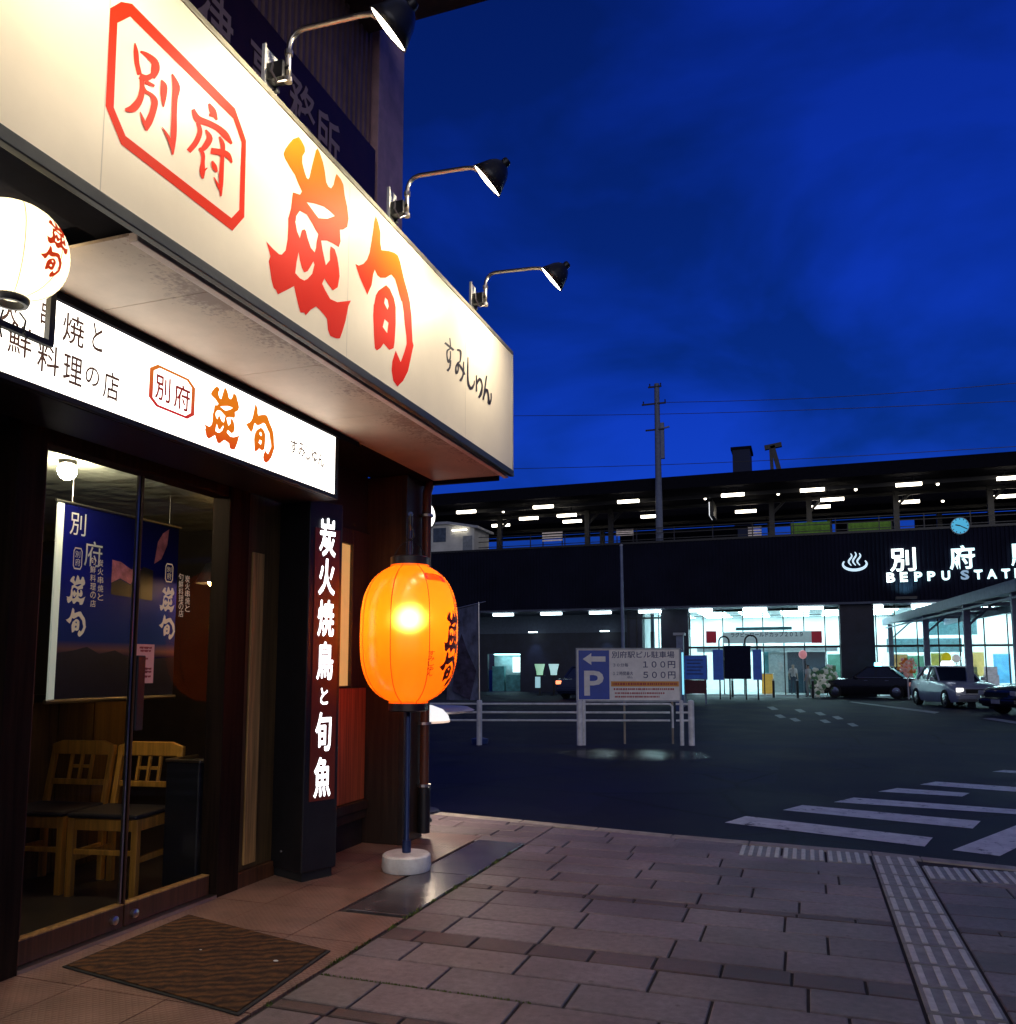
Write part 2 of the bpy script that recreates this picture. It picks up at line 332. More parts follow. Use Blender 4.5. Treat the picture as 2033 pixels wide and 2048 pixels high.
ca = pv.data.color_attributes.new('slab_tone', 'FLOAT_COLOR', 'CORNER')
for p, t in zip(pv.data.polygons, tones):
    for li in p.loop_indices: ca.data[li].color = (*t, 1)
# kerb stones
b = MB()
for a, c in zip(KX, KX[1:]):
    nseg = max(1, int((c - a).length / .6))
    for i in range(nseg):
        p, q = a.lerp(c, i / nseg + .004), a.lerp(c, (i + 1) / nseg - .004)
        b.prism([(p.x, p.y - .13, -.13), (q.x, q.y - .13, -.13), (q.x, q.y, -.13), (p.x, p.y, -.13)], (0, 0, .132))
struct(b.build('kerb', m_kerb, loc=(0, 0, 0), bevel=.008))
# tactile guide tiles
m_tact = mat('tactile_tile', (.27, .26, .25), .5, var=.2, scale=14, bump=.2, bscale=120)
m_tbar = mat('tactile_bar', (.62, .60, .56), .4, var=.15, scale=20)
b = MB(); b2 = MB()
def tac(x0, x1, y0, y1, alongy=True, nb=4):
    g = .008; b.box(x0 + g, x1 - g, y0 + g, y1 - g, -.012, .001)
    for k in range(nb):
        if alongy:
            c = x0 + (x1 - x0) * (k + .5) / nb; b2.box(c - .014, c + .014, y0 + .025, y1 - .025, .0008, .007)
        else:
            c = y0 + (y1 - y0) * (k + .5) / nb; b2.box(x0 + .025, x1 - .025, c - .014, c + .014, .0008, .007)
y = 6.84
while y > -1: tac(.397, .698, y - .3, y); y -= .3
for i in range(3): tac(.395 - .305 * (i + 1), .395 - .305 * i, 6.5, 6.9, nb=5)
for i in range(3): tac(.70 + .30 * i, 1.0 + .30 * i, 6.2, 6.6, nb=5)
struct(b2.build('tactile_bars', m_tbar, loc=(0, 0, 0), bevel=.003, seg=1)); struct(b.build('tactile_paving', m_tact, loc=(0, 0, 0), bevel=.003, seg=1))
# tiled apron in front of the shop
m_apron = mat('apron_tile', (.22, .125, .10), .42, var=.25, scale=5, rvar=.1)
nt = m_apron.node_tree; ck = nt.nodes.new('ShaderNodeTexVoronoi'); ck.distance = 'CHEBYCHEV'; ck.inputs['Scale'].default_value = 42; ck.inputs['Randomness'].default_value = 0
tca = nt.nodes.new('ShaderNodeTexCoord'); mpa = nt.nodes.new('ShaderNodeMapping'); mpa.inputs[2].default_value = (0, 0, R(45)); bpa = nt.nodes.new('ShaderNodeBump'); bpa.inputs['Strength'].default_value = .9; bpa.inputs['Distance'].default_value = .006; bpa.invert = True
nt.links.new(tca.outputs['Object'], mpa.inputs[0]); nt.links.new(mpa.outputs[0], ck.inputs[0]); nt.links.new(ck.outputs[0], bpa.inputs['Height']); nt.links.new(bpa.outputs[0], nt.nodes['Principled BSDF'].inputs['Normal'])
b = MB(); random.seed(3)
for i in range(-4, 16):
    y0 = i * .45 - .2
    for x0, x1 in ((-3.45, -2.985), (-2.98, -2.52), (-2.515, -2.105)):
        if y0 > 4.2 and x1 > -2.2: x1 = -2.5
        if y0 < 6.3 and x1 > x0 + .05: b.box(x0, x1, y0 + .003, y0 + .447, -.02, .003 + random.uniform(-.0008, .0008))
struct(b.build('shop_apron', m_apron, loc=(0, 0, 0)))
m_plate = mat('polished_stone', (.09, .075, .085), .22, var=.3, scale=6, rvar=.1)
b = MB()
for y0, y1 in ((4.35, 5.3), (5.305, 6.4)): b.box(-2.49, -2.105, y0, y1, -.02, .004)
struct(b.build('drain_cover_strip', m_plate, loc=(0, 0, 0), bevel=.004))
# moss and weeds in the joint along the apron
m_moss = mat('moss', (.09, .13, .02), .9, var=.4, scale=40)
b = MB(); random.seed(11)
for k in range(520):
    t = random.random(); y0 = 3.0 + 3.2 * t
    if math.sin(y0 * 9) + math.sin(y0 * 23 + 1) < random.uniform(-.9, .9): continue
    x0 = -2.097 + random.gauss(0, .007); hgt = random.uniform(.004, .02); a = random.uniform(0, 6.28); wv = random.uniform(.003, .009)
    b.f([(x0 + wv * cos(a), y0 + wv * sin(a), -.002), (x0 - wv * cos(a), y0 - wv * sin(a), -.002), (x0 + random.gauss(0, .008), y0 + random.gauss(0, .008), hgt)])
for k in range(160):
    x0 = random.uniform(-2.09, -1.1); hgt = random.uniform(.003, .009)
    y0 = 3.42 + random.gauss(0, .004); a = random.uniform(0, 6.28)
    b.f([(x0 + .006 * cos(a), y0 + .004 * sin(a), -.003), (x0 - .006 * cos(a), y0 - .004 * sin(a), -.003), (x0, y0, hgt)])
struct(b.build('moss', m_moss, loc=(0, 0, 0), keepn=True), 'stuff')
# road markings: worn white paint sheets
m_paint = mat('road_paint', (.88, .86, .8), .6, var=.15)
nt = m_paint.node_tree; N = nt.nodes; L = nt.links; bsd = N['Principled BSDF']; srcc = bsd.inputs['Base Color'].links[0].from_socket
n1 = N.new('ShaderNodeTexNoise'); n1.inputs['Scale'].default_value = 6.5; n1.inputs['Detail'].default_value = 9; n1.inputs['Roughness'].default_value = .75
tcp = N.new('ShaderNodeTexCoord'); L.new(tcp.outputs['Object'], n1.inputs[0]); rpp = N.new('ShaderNodeValToRGB'); rpp.color_ramp.elements[0].position = .36; rpp.color_ramp.elements[1].position = .44
mxp = N.new('ShaderNodeMix'); mxp.data_type = 'RGBA'; L.new(n1.outputs[0], rpp.inputs[0]); L.new(rpp.outputs[0], mxp.inputs[0]); mxp.inputs[6].default_value = (.06, .06, .062, 1); L.new(srcc, mxp.inputs[7]); L.new(mxp.outputs[2], bsd.inputs['Base Color'])
def road_poly(pts, b, z=-.121): b.f([tuple(P(x, y, 'z', z)) for x, y in pts])
b = MB()
for q in (((1450, 1645), (1492, 1632), (1866, 1675), (1850, 1693)), ((1566, 1620), (1605, 1610), (1962, 1642), (1946, 1657)), ((1668, 1604), (1708, 1595), (2120, 1625), (2120, 1634)),
          ((1757, 1583), (1795, 1576), (1940, 1586), (1925, 1593)), ((1840, 1569), (1872, 1563), (2120, 1580), (2120, 1590)), ((1985, 1543), (2010, 1540), (2120, 1547), (2120, 1552)),
          ((1905, 1700), (2060, 1640), (2120, 1652), (2000, 1712))): road_poly(q, b)
struct(b.build('crosswalk', m_paint, loc=(0, 0, -.121)))
m_paint2 = mat('far_road_paint', (.35, .36, .38), .6, var=.3, scale=2)
b = MB()
for x, y in ((1545, 1417), (1560, 1433), (1590, 1440), (1600, 1422), (1640, 1428), (1650, 1443), (1675, 1436), (1705, 1450)): road_poly(((x - 11, y - 3), (x + 2, y - 4), (x + 13, y + 2), (x, y + 3)), b)
road_poly(((1698, 1404), (1704, 1403), (1880, 1424), (1870, 1427)), b); road_poly(((1965, 1437), (1985, 1436), (2080, 1449), (2070, 1453)), b)
struct(b.build('road_marking', m_paint2, loc=(0, 0, -.121)))
m_water = bpy.data.materials.new('water_film'); m_water.use_nodes = True; nt = m_water.node_tree; N = nt.nodes; L = nt.links; bsd = N['Principled BSDF']; out = N['Material Output']
bsd.inputs['Base Color'].default_value = (.012, .014, .02, 1); bsd.inputs['Roughness'].default_value = .22
tcw = N.new('ShaderNodeTexCoord'); mpw = N.new('ShaderNodeMapping'); mpw.inputs[3].default_value = (.62, .72, 1); gw = N.new('ShaderNodeTexGradient'); gw.gradient_type = 'SPHERICAL'; L.new(tcw.outputs['Object'], mpw.inputs[0]); L.new(mpw.outputs[0], gw.inputs[0])
nw = N.new('ShaderNodeTexNoise'); nw.inputs['Scale'].default_value = 2.2; nw.inputs['Detail'].default_value = 6; L.new(tcw.outputs['Object'], nw.inputs[0]); mw = N.new('ShaderNodeMath'); mw.operation = 'MULTIPLY'; L.new(gw.outputs[0], mw.inputs[0]); L.new(nw.outputs[0], mw.inputs[1])
rw_ = N.new('ShaderNodeValToRGB'); rw_.color_ramp.elements[0].position = .08; rw_.color_ramp.elements[1].position = .40; L.new(mw.outputs[0], rw_.inputs[0])
tw_ = N.new('ShaderNodeBsdfTransparent'); xw = N.new('ShaderNodeMixShader'); L.new(rw_.outputs[0], xw.inputs[0]); L.new(tw_.outputs[0], xw.inputs[1]); L.new(bsd.outputs[0], xw.inputs[2]); L.new(xw.outputs[0], out.inputs[0])
c0 = P(1262, 1508, 'z', -.121); b = MB(); b.f([(c0.x + 1.7 * cos(2 * pi * k / 40), c0.y + 1.4 * sin(2 * pi * k / 40), -.121) for k in range(40)])
struct(b.build('puddle', m_water, loc=(c0.x, c0.y, -.121)))
# ================================================================== RESTAURANT BUILDING
XD = -3.4                                              # door plane
shop = thing('restaurant_building', 'dark timber fronted corner restaurant with glass doors under a lit canopy', 'building', (-3.6, 4, 0))
ZT = 2.41
b = MB(); b.box(-3.62, -3.46, -2.5, 2.80, 0, 2.95); b.box(-3.62, -3.40, 2.80, 4.95, ZT + .07, 2.95)
b.box(-3.62, -3.30, 4.95, 5.98, 2.42, 2.95); b.box(-3.62, -3.30, 4.95, 5.98, 0, .30); b.box(-3.62, -3.30, 4.88, 5.20, .30, 2.42)
b.box(-9, -3.47, 6.18, 6.40, 0, 2.95)
b.build('wall', m_dark, shop)
# upper storey: ribbed siding, corner pilaster, eave
m_side = mat('purple_siding', (.30, .17, .16), .55, metal=.1, var=.2, scale=3)
b = MB(); yy = -1.5; prof = []
while yy < 5.84: prof += [(-3.27, yy), (-3.245, yy + .012), (-3.245, yy + .045), (-3.27, yy + .057)]; yy += .075
prof = [p for p in prof if p[1] < 5.84]
for p, q in zip(prof, prof[1:]): b.f([(p[0], p[1], 3.0), (q[0], q[1], 3.0), (q[0], q[1], 7.4), (p[0], p[1], 7.4)])
b.build('siding', m_side, shop)
m_pil = mat('mauve_pilaster', (.75, .45, .46), .6, var=.15)
b = MB(); b.box(-3.5, -3.19, 5.85, 6.02, 3.0, 7.4); b.box(-3.5, -3.215, 6.022, 6.36, 3.0, 7.4); b.build('pilaster', m_pil, shop, bevel=.006)
A = P(835, 40, 'z', 6.6); B_ = P(985, 10, 'z', 6.6)
b = MB(); b.box(-9, B_.x, -2, A.y, 6.6, 6.85); b.build('eave', mat('brown_eave', (.16, .085, .06), .6, var=.2), shop)
b = MB(); b.box(-9, -3.52, -2.5, 6.35, 2.96, 7.5); b.build('upper_wall', m_dark, shop)
# canopy: soffit sheets with open joints and rust specks
YE = P(1029, 952, 'z', 2.9).y
nt = m_soff.node_tree; N = nt.nodes; L = nt.links; bsd = N['Principled BSDF']; srcc = bsd.inputs['Base Color'].links[0].from_socket
sp1 = N.new('ShaderNodeTexNoise'); sp1.inputs['Scale'].default_value = 55; sp1.inputs['Detail'].default_value = 3; sp2 = N.new('ShaderNodeTexNoise'); sp2.inputs['Scale'].default_value = 2.3
tcx = N.new('ShaderNodeTexCoord'); L.new(tcx.outputs['Object'], sp1.inputs[0]); L.new(tcx.outputs['Object'], sp2.inputs[0]); mu = N.new('ShaderNodeMath'); mu.operation = 'MULTIPLY'; L.new(sp1.outputs[0], mu.inputs[0]); L.new(sp2.outputs[0], mu.inputs[1])
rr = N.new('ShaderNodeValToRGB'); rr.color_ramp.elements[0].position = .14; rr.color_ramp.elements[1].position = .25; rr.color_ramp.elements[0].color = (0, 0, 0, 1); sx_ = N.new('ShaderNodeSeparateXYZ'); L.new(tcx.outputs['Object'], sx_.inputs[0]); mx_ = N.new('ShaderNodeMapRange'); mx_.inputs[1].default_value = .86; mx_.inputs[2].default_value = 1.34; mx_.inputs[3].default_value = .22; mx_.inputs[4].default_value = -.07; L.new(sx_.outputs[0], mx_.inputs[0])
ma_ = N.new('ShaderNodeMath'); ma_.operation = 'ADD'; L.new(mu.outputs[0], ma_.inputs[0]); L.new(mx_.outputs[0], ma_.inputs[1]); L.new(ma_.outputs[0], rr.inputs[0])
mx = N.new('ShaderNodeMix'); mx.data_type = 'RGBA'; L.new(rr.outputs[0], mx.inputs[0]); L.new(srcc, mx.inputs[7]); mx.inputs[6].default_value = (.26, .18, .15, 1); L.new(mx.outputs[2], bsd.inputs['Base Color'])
b = MB(); ys = [2.28, 2.75, 3.64, 4.5, 5.35, YE - .05]
for a, c in zip(ys, ys[1:]): b.box(-2.86, -2.25, a + .002, c - .002, 2.90, 2.912)
b.build('soffit', m_soff, shop)
b = MB(); b.box(-2.247, -2.205, 2.28, YE - .05, 2.875, 2.911); b.build('soffit_trim', mat('pale_trim', (.85, .7, .64), .5, var=.15), shop, bevel=.004)
b = MB(); b.box(-3.3, -2.86, 2.28, 5.03, 2.895, 2.95); b.box(-2.95, -2.84, 2.2, 5.02, 2.86, 2.8945); b.box(-3.3, -2.25, -2.5, 2.279, 2.98, 3.05); b.box(-2.2045, P(1027, 942, 'z', 2.92).x - .027, -2.5, YE - .05, 2.90, 2.919)
b.box(-3.3, -2.863, 5.032, YE - .05, 2.898, 2.95); b.box(-3.35, -2.30, YE - .048, YE, 2.87, 3.2)
b.box(-3.5, -2.36, -2.5, YE - .05, 3.06, 3.12); b.build('canopy', m_void, shop)
# door surround, leaves, glass
b = MB(); b.box(-3.46, -3.33, 2.80, 2.955, 0, 2.48); b.box(-3.46, -3.33, 4.30, 4.50, 0, 2.48); b.box(-3.46, -3.34, 2.955, 4.30, ZT, 2.48)
m_jamb = wood('dark_jamb_wood', (.022, .012, .008), .75); m_jamb.node_tree.nodes['Principled BSDF'].inputs['Specular IOR Level'].default_value = .1
b.build('door_frame', m_jamb, shop, bevel=.005)
b = MB(); b.box(-3.46, -3.36, 4.50, 4.88, .10, 2.48); b.build('side_panel', m_olive, shop, bevel=.003)
b = MB(); b.box(-3.36, -3.345, 4.57, 4.69, .13, 2.1); b.build('lit_batten', m_tan, shop, bevel=.003)
b = MB(); b.box(-3.46, -3.335, 4.502, 4.88, 0, .098); b.build('skirting', m_brown2, shop, bevel=.004)
b = MB(); b.box(-3.44, -3.33, 2.956, 4.30, 0, .02); b.build('threshold', m_alu, shop)
for y0, y1, hy in ((2.975, 3.615, 3.575), (3.625, 4.285, 3.655)):
    b = MB(); b.box(-3.405, -3.395, y0 + .03, y1 - .012, .13, ZT - .012); lf = b.build('door', m_glass, shop)
    b = MB(); b.box(-3.425, -3.375, y0, y1, .022, .13); b.box(-3.42, -3.38, y0, y0 + (.028 if y0 < 3 else .006), .1302, ZT - .01)
    b.build('door_rail', m_brown2, lf, bevel=.004)
    b = MB(); b.box(-3.427, -3.374, y0 + .002, y1 - .002, .131, .137); b.build('rail_edge', m_tan, lf)
    b = MB(); b.box(-3.407, -3.393, (y1 - .011 if y0 < 3 else y0), (y1 if y0 < 3 else y0 + .007), .14, ZT - .014); b.build('edge_strip', m_alu if y0 < 3 else m_black, lf)
    if y0 > 3: b = MB(); b.box(-3.392, -3.37, hy - .022, hy + .035, 1.02, 1.42); b.build('handle', m_black, lf, bevel=.006)
    b = MB(); b.lathe([(0, 0), (.022, 0), (.022, .02), (.012, .026), (0, .026)], (-3.375, (y1 - .07 if y0 < 3 else y0 + .06), .075), 16, (1, 0, 0)); b.build('lock', m_alu, lf, smooth=True)
# window bay beyond the sign tower
b = MB(); b.box(-3.315, -3.285, 5.20, 5.98, .345, 1.20)
b.build('red_board', wood('red_lacquer_board', (.58, .17, .06), .4), shop)
b = MB(); b.box(-3.34, -3.25, 5.19, 5.985, .27, .34); b.box(-3.33, -3.265, 5.19, 5.985, .20, .268); b.build('sill', m_brown, shop, bevel=.006)
b = MB(); b.box(-3.33, -3.30, 5.20, 5.72, 1.22, 2.40); b.build('window', mat('amber_blind', (.5, .28, .08), .6, var=.15, emit=(1, .55, .18), es=.5), shop)
b = MB(); b.box(-3.34, -3.27, 5.72, 5.98, 1.205, 2.42); b.box(-3.34, -3.27, 5.20, 5.719, 2.30, 2.42); b.box(-3.335, -3.28, 5.20, 5.719, 1.205, 1.22); b.build('window_frame', m_brown, shop, bevel=.005)
# corner pillar
b = MB(); b.box(-3.40, -2.97, 6.0, 6.38, 0, 2.895); b.build('corner_pillar', m_brown, shop, bevel=.01)
b = MB(); b.box(-3.0, -2.955, 5.995, 6.04, 0, 2.894); b.build('corner_bead', m_dark, shop, bevel=.004)
b = MB(); b.tube([(-2.92, 6.30, .06), (-2.92, 6.30, 2.80), (-2.90, 6.32, 2.895)], .038, 12); dp = b.build('downpipe', m_brown2, shop, smooth=True)
b = MB(); b.tube([(-2.92, 6.30, .05), (-2.92, 6.30, .40)], .050, 12); b.build('pipe_sleeve', m_black, dp, smooth=True)
for z in (.41, .9, 1.9, 2.6): b = MB(); b.tube([(-2.92, 6.30, z), (-2.92, 6.30, z + .02)], .054, 12); b.box(-2.98, -2.93, 6.29, 6.31, z, z + .02); b.build('pipe_clip', m_alu, dp)
# room behind the glass
m_room = mat('room_wall', (.035, .024, .018), .7, var=.2)
b = MB(); b.box(-7.2, -7.1, 0, 6.1, 0, 2.8); b.box(-7.2, -3.63, 0, .1, 0, 2.8); b.box(-7.2, -3.63, 6.1, 6.17, 0, 2.8); b.build('room_wall', m_room, shop)
b = MB(); b.box(-7.2, -3.46, -.2, 6.17, -.06, .015); b.build('room_floor', mat('room_floor', (.05, .04, .035), .35, var=.2), shop)
m_foil = mat('crinkled_ceiling_foil', (.62, .66, .6), .28, metal=.0, var=.25, scale=4, bump=.9, bscale=7)
b = MB(); b.box(-7.2, -3.63, -.2, 6.17, 2.565, 2.65); b.build('room_ceiling', m_foil, shop)
# half-height boarding below the banner
b = MB()
for i in range(7): b.box(-4.75, -4.72, 2.9 + .30 * i, 3.19 + .30 * i, .02, 1.13)
b.build('dado_boarding', wood('yellow_brown_boarding', (.16, .085, .022), .5), shop)
b = MB(); b.box(-4.77, -4.70, 2.85, 5.05, 1.131, 1.18); b.build('dado_cap', m_brown, shop)
# ================================================================== LETTERING SHAPES (traced brush forms)
def Z(pts, s, ox, oy): return [(x / s + ox, y / s + oy) for x, y in pts]
U1 = lambda p: Z(p, 9.59, 520, 260)
U2 = lambda p: Z(p, 7.73, 520, 440)
SUMI = [U1([(750, 130), (800, 200), (865, 330), (870, 420), (820, 500), (815, 620), (850, 760), (895, 910), (930, 945), (955, 900), (980, 780), (1040, 540), (1080, 390), (1110, 350), (1160, 460), (1215, 620), (1250, 800), (1275, 1000), (1320, 1090), (1370, 1120), (1415, 1050), (1450, 900), (1475, 840), (1560, 950), (1605, 1050), (1630, 1250), (1680, 1480), (1705, 1700), (1680, 1860), (1600, 1910)])
        + U2([(1240, 150), (1245, 260), (1250, 330), (1220, 420), (1130, 360), (1040, 318), (950, 318), (970, 450), (1000, 600), (1022, 700), (1085, 620), (1085, 480), (1095, 400), (1160, 450), (1200, 580), (1225, 740), (1235, 870), (1205, 1040), (1130, 1090), (1070, 1010), (1000, 905), (965, 985), (1010, 1080), (1090, 1220), (1200, 1270), (1410, 1245), (1370, 1330), (1330, 1550), (1280, 1720), (1240, 1830), (1180, 1830), (1090, 1790), (1055, 1700), (1040, 1530), (1000, 1470), (930, 1390), (870, 1335), (790, 1385), (710, 1475), (690, 1430), (630, 1430), (590, 1290), (550, 1120), (530, 1020), (460, 1060), (360, 1110), (280, 1150), (250, 1080), (215, 1050), (180, 920), (165, 800), (140, 640), (165, 560), (140, 460), (100, 330), (200, 440), (300, 530), (340, 535), (400, 470), (430, 300), (440, 100)])
        + U1([(545, 1700), (600, 1500), (620, 1300), (635, 1195), (700, 1215), (770, 1240), (810, 1180), (720, 980), (680, 870), (570, 700), (490, 560), (455, 460), (490, 360), (560, 260), (640, 170)]),
        U1([(900, 1385), (1050, 1410), (1230, 1470), (1360, 1570), (1440, 1650), (1300, 1700), (1130, 1690), (1060, 1600), (960, 1460)]),
        U1([(770, 1550), (900, 1620), (1010, 1800)]) + U2([(855, 140), (905, 220), (880, 330), (870, 430), (850, 500), (790, 430), (740, 280), (715, 170), (690, 140), (650, 160), (620, 280), (580, 180), (550, 20)]) + U1([(690, 1750), (700, 1650)]),
        U2([(600, 500), (620, 620), (650, 740), (690, 810), (740, 790), (790, 710), (830, 640), (845, 690), (810, 830), (740, 910), (690, 935), (620, 900), (550, 820), (570, 650)])]
W1 = lambda p: Z(p, 9.66, 690, 420)
W2 = lambda p: Z(p, 9.66, 690, 600)
SHUN = [W1([(600, 110), (640, 220), (690, 420), (690, 640), (710, 775), (850, 790), (960, 825), (1030, 880), (1070, 1000), (1110, 1180), (1150, 1350), (1220, 1600), (1260, 1780)]) + W2([(1265, 100), (1290, 300), (1300, 600), (1310, 800), (1330, 880), (1310, 960), (1270, 1160), (1220, 1380), (1130, 1560), (1020, 1670), (940, 1560), (905, 1360), (920, 1180), (985, 975), (1080, 1200), (1150, 1010), (1195, 850), (1190, 700), (1160, 480), (1140, 250), (1110, 30)])
        + W1([(1090, 1750), (1020, 1500), (970, 1330), (900, 1245), (790, 1310), (690, 1310), (630, 1260), (580, 1150), (550, 1240), (520, 1450), (435, 1640), (360, 1460), (290, 1300), (240, 1150), (205, 1040), (270, 1075), (360, 1040), (430, 960), (480, 830), (510, 650), (545, 420), (570, 220)]),
        W1([(650, 1560), (800, 1450), (870, 1520), (950, 1700), (980, 1850)]) + W2([(985, 150), (985, 450), (965, 800), (945, 930), (860, 965), (750, 840), (690, 930), (620, 975), (580, 930), (565, 700), (550, 300), (560, 100)]) + W1([(575, 1800), (600, 1650)]),
        W1([(780, 1690), (830, 1740)]) + W2([(850, 120), (825, 185), (765, 60)]), W2([(770, 370), (845, 440), (820, 640), (735, 520)])]
XS = P(1027, 942, 'z', 2.92).x                          # plane of the big sign
def pl(loops, x): return [[(q.y, q.z) for q in (P(*p, 'x', x) for p in lp)] for lp in loops]
SUMI2, SHUN2 = poly2d(pl(SUMI, XS)), poly2d(pl(SHUN, XS))
SUMIN, SHUNN = norm(SUMI2), norm(SHUN2)
CREST = [Z(p, 2.74, 0, 0) for p in ([(605, 45), (665, 10), (725, 20), (1290, 595), (1350, 770), (1340, 1190), (1275, 1265), (665, 790), (580, 580)], [(645, 125), (715, 90), (1280, 650), (1325, 780), (1312, 1150), (1270, 1195), (690, 745), (625, 590)])]
BE = [[(300, 120, 20), (315, 250, 75), (330, 420, 75), (370, 590, 70)], [(380, 245, 30), (470, 290, 70), (590, 400, 110), (600, 520, 130), (560, 640, 70)], [(370, 610, 90), (480, 640, 90), (600, 560, 60)], [(450, 690, 60), (590, 760, 40)],
      [(395, 620, 60), (405, 800, 80), (370, 960, 100), (270, 1090, 120), (150, 1110, 40)], [(400, 700, 30), (450, 830, 50), (540, 890, 60), (590, 990, 100), (560, 1150, 100), (500, 1300, 110), (465, 1420, 40)], [(465, 1400, 40), (420, 1270, 50), (375, 1140, 12)],
      [(690, 670, 20), (725, 760, 100), (725, 900, 90), (720, 1070, 20)], [(850, 580, 20), (910, 770, 110), (890, 950, 85), (880, 1200, 80), (870, 1500, 90), (855, 1780, 30)], [(860, 1700, 60), (790, 1520, 50), (700, 1370, 10)]]
PU = [[(600, 150, 40), (670, 290, 120), (740, 440, 40)], [(600, 350, 50), (680, 360, 70)], [(320, 250, 60), (400, 420, 130), (600, 500, 110), (780, 600, 110), (900, 720, 120), (1000, 860, 40)], [(400, 480, 60), (440, 640, 90), (370, 830, 100), (240, 990, 90)],
      [(540, 610, 30), (610, 760, 110), (520, 920, 100), (450, 970, 60)], [(430, 930, 50), (490, 1040, 70), (490, 1180, 70), (480, 1340, 100), (490, 1470, 30)], [(480, 1350, 60), (570, 1280, 15)], [(630, 980, 110), (820, 1010, 110), (930, 1060, 100), (1000, 1190, 30)],
      [(780, 730, 30), (840, 880, 80), (830, 1100, 70), (810, 1500, 80), (805, 1780, 30)], [(790, 1650, 60), (680, 1440, 12)], [(650, 1160, 30), (690, 1260, 90), (735, 1350, 40)]]
KANA = [[(345, 290, 45), (545, 460, 50)], [(455, 180, 20), (468, 400, 28), (400, 470, 40), (392, 600, 30), (430, 730, 55), (468, 620, 30), (468, 480, 25)], [(470, 690, 40), (455, 850, 40), (395, 930, 55)],
        [(620, 450, 40), (700, 490, 50), (690, 700, 30), (640, 750, 40), (592, 850, 35), (605, 990, 50), (645, 900, 30), (640, 760, 30)], [(640, 750, 40), (740, 900, 50), (790, 1020, 45)], [(770, 720, 25), (760, 1000, 35), (690, 1160, 55)],
        [(870, 620, 20), (865, 1150, 40), (930, 1330, 65), (1000, 1240, 35), (1010, 1150, 20)], [(1060, 1030, 25), (1060, 1400, 35)], [(1060, 1250, 30), (1130, 1110, 55), (1190, 1250, 30), (1160, 1450, 60), (1110, 1540, 40)],
        [(1290, 1040, 30), (1240, 1400, 35), (1210, 1590, 40)], [(1230, 1500, 30), (1280, 1350, 55), (1325, 1450, 35), (1345, 1680, 55), (1388, 1580, 30), (1390, 1430, 20)]]
def strokes_on(b, sts, s, ox, oy, x, dx=.0002):
    for i, st in enumerate(sts):
        vs, fs = stroke(st); q = [P(px / s + ox, py / s + oy, 'x', x) for px, py in vs]
        b.flat(([(p.y, p.z) for p in q], fs), lambda u, v, i=i: (x + dx * i, u, v))
# ================================================================== BIG FASCIA SIGN
YR = P(1026, 820, 'x', XS).y; ZB = P(1027, 942, 'x', XS).z; ZU = P(1025, 705, 'x', XS).z; XP = XS - .0012
fs = thing('fascia_sign', 'large cream fascia sign with red brush characters above the canopy', 'sign', (XS, 3.5, ZB))
b = MB(); b.box(XP - .02, XP, -1.6, YR - .012, ZB, ZU - .018); b.build('panel', m_cream, fs)
b = MB(); b.box(XP - .022, XP + .012, -1.6, YR, ZB - .05, ZB - .001); b.build('bottom_channel', m_bframe, fs, bevel=.004)
b = MB(); b.box(XP - .25, XP + .006, -1.6, YR, ZU - .017, ZU + .012); b.build('top_trim', mat('weathered_trim', (.22, .2, .15), .5, metal=.3, var=.3), fs, bevel=.003)
b = MB(); b.box(XP - .25, XP + .008, YR - .011, YR, ZB, ZU - .018); b.build('end_cap', m_alu, fs)
b = MB(); b.box(XP - .25, XP - .022, -1.6, YR - .012, ZB, ZU - .018); b.build('box_back', m_void, fs)
RED, ORG = (.72, .012, .006), (.86, .16, .015)
zz = lambda z: z - ZB
m_logo = ramp_z('flame_red_fade', [(0, (.72, .010, .002)), (.5, (.78, .03, .003)), (1, (.90, .20, .01))], 0, ZU - ZB, .5)
b = MB(); b.flat(SUMI2, lambda u, v: (XS, u, v)); b.flat(SHUN2, lambda u, v: (XS, u, v)); b.build('logo_lettering', m_logo, fs)
m_redp = mat('red_print', (.74, .025, .004), .5, var=0, spec=.08)
b = MB(); b.flat(poly2d(pl(CREST, XS)), lambda u, v: (XS, u, v)); b.build('crest_border', m_redp, fs)
b = MB(); strokes_on(b, BE, 7.43, 230, 70, XS); strokes_on(b, PU, 8.78, 350, 190, XS); b.build('crest_lettering', m_redp, fs)
b = MB(); strokes_on(b, KANA, 11.37, 860, 660, XS); b.build('kana_lettering', m_ink, fs)
m_seam = mat('seam_tape', (.6, .54, .44), .4, var=0)
for y in (.45, 2.05, 3.65, 5.25): b = MB(); b.box(XP, XP + .0006, y, y + .004, ZB, ZU - .02); b.build('sheet_seam', m_seam, fs)
